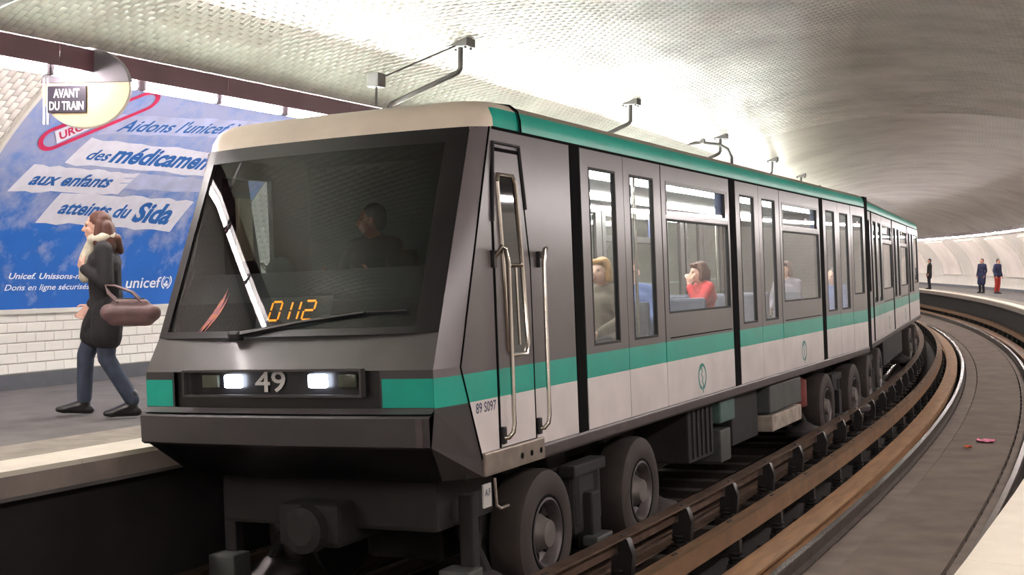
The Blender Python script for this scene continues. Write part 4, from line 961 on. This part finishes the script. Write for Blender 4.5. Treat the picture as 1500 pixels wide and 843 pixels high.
def hand(b, wr_, d, n_, sc_=1., curl=.6, side=1):
    wr_, d, n_ = Vector(wr_), Vector(d).normalized(), Vector(n_); n_ = (n_ - d * n_.dot(d)).normalized(); l = d.cross(n_) * side
    for x in (-.026, -.009, .009, .026): capsule(b, wr_ + d * .015 * sc_ + l * x * .7 * sc_, .014 * sc_, wr_ + d * .085 * sc_ + l * x * sc_, .0125 * sc_, 8)
    for x, L_ in ((-.030, .058), (-.010, .072), (.011, .080), (.031, .070)):
        p = wr_ + d * .088 * sc_ + l * x * sc_; d1 = (d + n_ * curl * .6).normalized(); d2 = (d + n_ * curl * 1.6).normalized()
        q = p + d1 * L_ * .5 * sc_; e_ = q + d2 * L_ * .5 * sc_
        capsule(b, p, .0095 * sc_, q, .009 * sc_, 8); capsule(b, q, .009 * sc_, e_, .0075 * sc_, 8)
    p = wr_ + d * .03 * sc_ + l * .03 * sc_; q = p + (d * .6 + l * .8 + n_ * .3).normalized() * .042 * sc_; e_ = q + (d + l * .2 + n_ * .5).normalized() * .03 * sc_
    capsule(b, p, .013 * sc_, q, .0105 * sc_, 8); capsule(b, q, .0105 * sc_, e_, .0085 * sc_, 8)
def person(label, matrix, J, skin, hair, top, legs, shoes, hair_style='short', coat_len=None, voxel=.009, head_rot=(0, 0, 0), extras=None, group=None):
    """J: joint positions in the person's frame (forward +Y, right +X, up +Z)."""
    t = thing('person', label, 'person', matrix, group)
    V = {k: Vector(v) for k, v in J.items()}
    H = V['head']; HR = Euler(head_rot).to_matrix(); hp = lambda x, y, z: H + HR @ Vector((x, y, z))
    b = MB()
    ell(b, hp(0, -.012, .025), (.076, .094, .098), HR); ell(b, hp(0, .022, -.045), (.058, .070, .072), HR); ell(b, hp(0, .055, -.088), (.030, .030, .024), HR)
    capsule(b, hp(0, .088, .008), .011, hp(0, .108, -.030), .016, 10); ell(b, hp(0, .082, -.066), (.026, .014, .010), HR)
    for s_ in (-1, 1):
        ell(b, hp(s_ * .079, -.005, -.012), (.012, .022, .033), HR); ell(b, hp(s_ * .038, .062, -.030), (.026, .022, .024), HR); capsule(b, hp(s_ * .018, .086, .026), .010, hp(s_ * .048, .074, .024), .009, 8)
    capsule(b, V['neck'] - Vector((0, 0, .04)), .058, hp(0, -.01, -.05), .052)
    capsule(b, V['chest'] + Vector((-.07, 0, 0)), .105, V['chest'] + Vector((.07, 0, 0)), .105); capsule(b, V['chest'], .115, V['waist'], .105); capsule(b, V['waist'], .105, V['pelvis'], .115)
    for sd, k in ((-1, 'l'), (1, 'r')):
        capsule(b, V['neck'], .055, V[k + '_sh'], .055); capsule(b, V[k + '_sh'], .052, V[k + '_el'], .040); capsule(b, V[k + '_el'], .039, V[k + '_wr'], .027)
        d = V[k + '_wr'] - V[k + '_el']; hd = J.get(k + '_hd', d); hand(b, V[k + '_wr'], hd, J.get(k + '_hn', (-sd, .2, 0)), 1., .7, sd)
        capsule(b, V['pelvis'] + Vector((sd * .06, 0, 0)), .1, V[k + '_hip'], .085); capsule(b, V[k + '_hip'], .083, V[k + '_kn'], .056); capsule(b, V[k + '_kn'], .055, V[k + '_an'], .036); capsule(b, V[k + '_an'], .038, V[k + '_to'], .030)
    body = blob(b, 'body', skin, t, min(voxel, .0075) if voxel < .0095 else voxel, 3)
    for s_ in (-1, 1):
        e_ = MB(); ell(e_, hp(s_ * .032, .0795, .004), (.012, .008, .007), HR, 8); e_.build('eye', 'eye', body, True)
    e_ = MB(); ell(e_, hp(0, .0915, -.068), (.021, .007, .007), HR, 8); e_.build('lips', 'lip', body, True)
    # hair
    h = MB(); ell(h, hp(0, -.028, .044), (.088, .098, .092), HR); ell(h, hp(0, -.062, -.01), (.080, .062, .085), HR)
    if hair_style == 'long':
        for x in (-.05, 0, .05): capsule(h, hp(x, -.085, .0), .055, hp(x * 1.5, -.12, -.17), .05)
        for s_ in (-1, 1): capsule(h, hp(s_ * .07, -.03, .03), .032, hp(s_ * .088, -.02, -.13), .036)
        capsule(h, hp(-.03, -.16, -.10), .05, hp(.02, -.19, -.20), .03)
    if hair_style == 'bob':
        for s_ in (-1, 1): capsule(h, hp(s_ * .068, -.02, .03), .036, hp(s_ * .078, -.005, -.075), .034)
        capsule(h, hp(0, -.09, .0), .065, hp(0, -.085, -.08), .06); capsule(h, hp(-.05, .062, .088), .028, hp(.05, .062, .088), .028)
    blob(h, 'hair', hair, t, max(voxel, .009), 3)
    # jacket or coat
    c = MB(); ch = V['chest']
    capsule(c, ch + Vector((-.085, -.005, .02)), .128, ch + Vector((.085, -.005, .02)), .128); capsule(c, ch, .14, V['waist'], .135); capsule(c, V['waist'], .135, V['pelvis'], .145)
    capsule(c, V['neck'] - Vector((0, 0, .05)), .075, V['neck'] + Vector((0, -.01, .015)), .068)
    for sd, k in ((-1, 'l'), (1, 'r')):
        capsule(c, V['neck'] - Vector((0, 0, .03)), .075, V[k + '_sh'], .074); capsule(c, V[k + '_sh'], .073, V[k + '_el'], .062); capsule(c, V[k + '_el'], .061, V[k + '_el'].lerp(V[k + '_wr'], .93), .046)
        capsule(c, V['pelvis'] + Vector((sd * .05, 0, -.02)), .13, V[k + '_hip'], .118)
        if coat_len: 
            e_ = V[k + '_hip'].lerp(V[k + '_kn'], coat_len); capsule(c, V[k + '_hip'], .125, e_, .125)
            capsule(c, V['pelvis'], .14, (e_ + Vector((0, 0, .03))).lerp(V['pelvis'], .15), .13)
    if coat_len:
        e0 = V['l_hip'].lerp(V['l_kn'], coat_len); e1 = V['r_hip'].lerp(V['r_kn'], coat_len); capsule(c, e0, .115, e1, .115)
    blob(c, 'coat' if coat_len else 'jacket', top, t, max(voxel, .011), 5)
    # trousers and shoes
    l = MB()
    for sd, k in ((-1, 'l'), (1, 'r')):
        capsule(l, V['pelvis'] + Vector((sd * .055, 0, -.01)), .118, V[k + '_hip'], .102); capsule(l, V[k + '_hip'], .1, V[k + '_kn'], .074); capsule(l, V[k + '_kn'], .073, V[k + '_an'] + Vector((0, 0, .05)), .062)
    blob(l, 'trousers', legs, t, max(voxel, .011), 4)
    for k in ('l', 'r'):
        s_ = MB(); a, to = V[k + '_an'], V[k + '_to']; dn = Vector((0, 0, -1)); fw = (to - a); fw.z = 0; fw.normalize()
        heel = a - fw * .045; heel.z = a.z - .045
        capsule(s_, a + Vector((0, 0, .09)), .052, a, .05); capsule(s_, heel, .040, to + Vector((0, 0, .005)), .036); capsule(s_, a, .05, to, .036); capsule(s_, to, .036, to + fw * .05, .026)
        blob(s_, 'shoe', shoes, t, max(voxel, .009), 3)
    if extras: extras(t, V, hp)
    return t
def face_to(p, d):                                   # frame at p with +Y along horizontal direction d
    d = Vector((d[0], d[1], 0)).normalized(); x = d.cross(Vector((0, 0, 1)))
    return Matrix(((x.x, d.x, 0, p[0]), (x.y, d.y, 0, p[1]), (0, 0, 1, p[2]), (0, 0, 0, 1)))
STAND = dict(pelvis=(0, 0, .93), waist=(0, .01, 1.08), chest=(0, 0, 1.28), neck=(0, -.01, 1.46), head=(0, .03, 1.605), l_sh=(-.175, -.01, 1.40), r_sh=(.175, -.01, 1.40),
             l_el=(-.23, -.03, 1.12), r_el=(.23, -.03, 1.12), l_wr=(-.22, .08, .88), r_wr=(.22, .08, .88), l_hip=(-.09, 0, .90), r_hip=(.09, 0, .90), l_kn=(-.095, .02, .49), r_kn=(.095, .02, .49),
             l_an=(-.10, -.03, .085), r_an=(.10, -.03, .085), l_to=(-.11, .12, .036), r_to=(.11, .12, .036))
SIT = dict(STAND); 
for k in ('pelvis', 'waist', 'chest', 'neck', 'head', 'l_sh', 'r_sh'): SIT[k] = (STAND[k][0], STAND[k][1], STAND[k][2] - .38)
SIT.update(l_el=(-.23, .05, .76), r_el=(.23, .05, .76), l_wr=(-.12, .26, .66), r_wr=(.12, .26, .66), l_hip=(-.09, .03, .54), r_hip=(.09, .03, .54), l_kn=(-.10, .44, .52), r_kn=(.10, .44, .52), l_an=(-.10, .44, .10), r_an=(.10, .44, .10), l_to=(-.10, .60, .036), r_to=(.10, .60, .036))
# walking woman on the left platform
WALK = dict(STAND)
WALK.update(pelvis=(0, 0, .90), waist=(0, .015, 1.05), chest=(0, .03, 1.26), neck=(0, .04, 1.44), head=(0, .09, 1.58), l_sh=(-.17, .0, 1.385), r_sh=(.17, .05, 1.385),
            l_el=(-.25, -.04, 1.12), l_wr=(-.12, .17, 1.235), l_hd=(.45, .35, .35), l_hn=(.5, -.6, 0), r_el=(.24, .02, 1.11), r_wr=(.22, .18, .92), l_hip=(-.09, -.02, .88), r_hip=(.09, .03, .88),
            l_kn=(-.09, -.01, .50), r_kn=(.09, .19, .51), l_an=(-.09, -.22, .10), l_to=(-.09, -.06, .036), r_an=(.09, .20, .095), r_to=(.09, .36, .05))
DIRW = Vector((-.84, -.54, 0))
tr = Vector((-2.93, .97, ZP)); wbase = tr + DIRW.normalized() * .10
WSC = 1.05
def scarf(t, V, hp):
    b = MB(); n = V['neck']
    pts = [n + Vector((.088 * math.sin(q), .088 * math.cos(q) - .005, .045 + .012 * math.sin(2 * q))) for q in np.linspace(0, 2 * math.pi, 15)]
    for i in range(14): capsule(b, pts[i], .046, pts[i + 1], .046, 10)
    ch = V['chest']; capsule(b, n + Vector((-.01, .08, .0)), .055, ch + Vector((-.02, .15, .05)), .05); capsule(b, ch + Vector((-.02, .15, .05)), .05, ch + Vector((-.03, .145, -.10)), .05)
    blob(b, 'scarf', 'scarf_cream', t, .011, 4)
mw = face_to(wbase, DIRW) @ Matrix.Scale(WSC, 4)
woman = person('woman walking along the platform past the poster in black coat and cream scarf', mw, WALK, 'skin_pale', 'hair_brown', 'coat_black', 'trouser_blue', 'boot_black', 'long', .55, .008, extras=scarf)
bg = thing('handbag', 'brown leather handbag hanging from the arm of the walking woman', 'handbag', mw)
b = MB(); capsule(b, (-.36, -.38, .84), .065, (-.36, -.12, .84), .065); capsule(b, (-.36, -.42, .885), .072, (-.36, -.08, .885), .072); capsule(b, (-.36, -.36, .955), .042, (-.36, -.14, .955), .042); blob(b, 'bag_body', 'bag_brown', bg, .011, 5)
for dx_ in (-.04, .04): MB().tube([(-.36 + dx_, -.34, .97), (-.35 + dx_ * .8, -.26, 1.05), (-.30 + dx_ * .3, -.11, 1.10), (-.29 + dx_ * .3, -.04, 1.10), (-.33 + dx_ * .8, -.07, 1.04), (-.36 + dx_, -.15, .97)], .010, 8).build('strap', 'bag_brown', bg, True)
MB().tube([(-.36, -.36, .997), (-.36, -.14, .997)], .007, 6).build('zip', 'black', bg)
# people waiting far along the right platform
def far_person(label, s_, u, ang, **k):
    J = dict(STAND); J.update(k.pop('J', {}))
    p = W(s_, u, ZP + .0); return person(label, Matrix.Translation(p) @ Matrix.Rotation(ang, 4, 'Z'), J, k.pop('skin', 'skin'), k.pop('hair', 'hair_black'), k.pop('top'), k.pop('legs'), 'boot_black', voxel=.016, **k)
far_person('distant person in long dark navy coat standing on the far platform', 54.6, 6.15, 2.6, top='coat_navy', legs='trouser_dark', coat_len=.95, hair='hair_brown')
far_person('distant person in navy jacket and red trousers on the far platform', 53.6, 6.7, -2.2, top='coat_navy', legs='trouser_red', hair='hair_black')
far_person('distant dark-clothed person at the far end of platform by the train', 62.4, 5.0, 1.9, top='coat_black', legs='trouser_dark', coat_len=.5)
# passengers and the driver, placed in the first car's frame
def in_car(x, y, z, ang): return car1.matrix_world @ Matrix.Translation((x, y, z)) @ Matrix.Rotation(ang, 4, 'Z')
FL = 1.06; SEATD = 1.50 - .45 - .0
car1.matrix_world = Matrix.Rotation(-CANT, 4, 'Y')
def sitter(label, x, y, ang, dz=0., **k):
    J = dict(SIT); J.update(k.pop('J', {})); sk = k.pop('skin', 'skin_pale'); return person(label, in_car(x, y, FL + dz, ang), J, sk, k.pop('hair'), k.pop('top'), k.pop('legs', 'trouser_dark'), 'boot_black', voxel=.014, **k)
sitter('blond passenger in olive grey jacket behind the first door window', .76, 3.40, math.pi - .25, hair='hair_blond', top='coat_olive', hair_style='bob')
sitter('passenger in blue jacket behind the pole in the second door window', .30, 5.40, math.pi + .2, hair='hair_brown', top='coat_blue')
LEAN = dict(l_el=(-.27, .16, .80), l_wr=(-.10, .20, 1.05), l_hd=(.2, .0, 1.), head=(-.03, .06, 1.20))
sitter('passenger in red coat leaning on one hand behind the first large window', .70, 6.62, math.pi - .9, hair='hair_brown', top='coat_red', hair_style='bob', J=LEAN)
sitter('passenger in grey coat behind the second large side window', .66, 10.75, math.pi - .4, hair='hair_brown', top='coat_grey', hair_style='bob')
sitter('passenger in blue jacket and red trousers behind the last doors', .86, 12.95, math.pi - .3, -.12, hair='hair_black', top='coat_blue', legs='trouser_red')
DRV = dict(SIT); DRV.update(l_el=(-.25, .12, .78), r_el=(.25, .12, .78), l_wr=(-.20, .38, .80), r_wr=(.20, .38, .80))
person('driver in dark clothes seated behind the windscreen, head turned', in_car(-.14, .90, 1.08 + .42, math.pi), DRV, 'skin_dark', 'hair_black', 'coat_black', 'trouser_dark', 'boot_black', voxel=.013, head_rot=(0, 0, -1.0))

# finish the sculpted surfaces
bpy.context.view_layer.update(); dg = bpy.context.evaluated_depsgraph_get()
done = [(o, bpy.data.meshes.new_from_object(o.evaluated_get(dg))) for o in PENDING]
for o, me in done:
    o.modifiers.clear(); old = o.data; me.name = o.name; o.data = me; bpy.data.meshes.remove(old)
    me.polygons.foreach_set('use_smooth', [True] * len(me.polygons)); me.update()
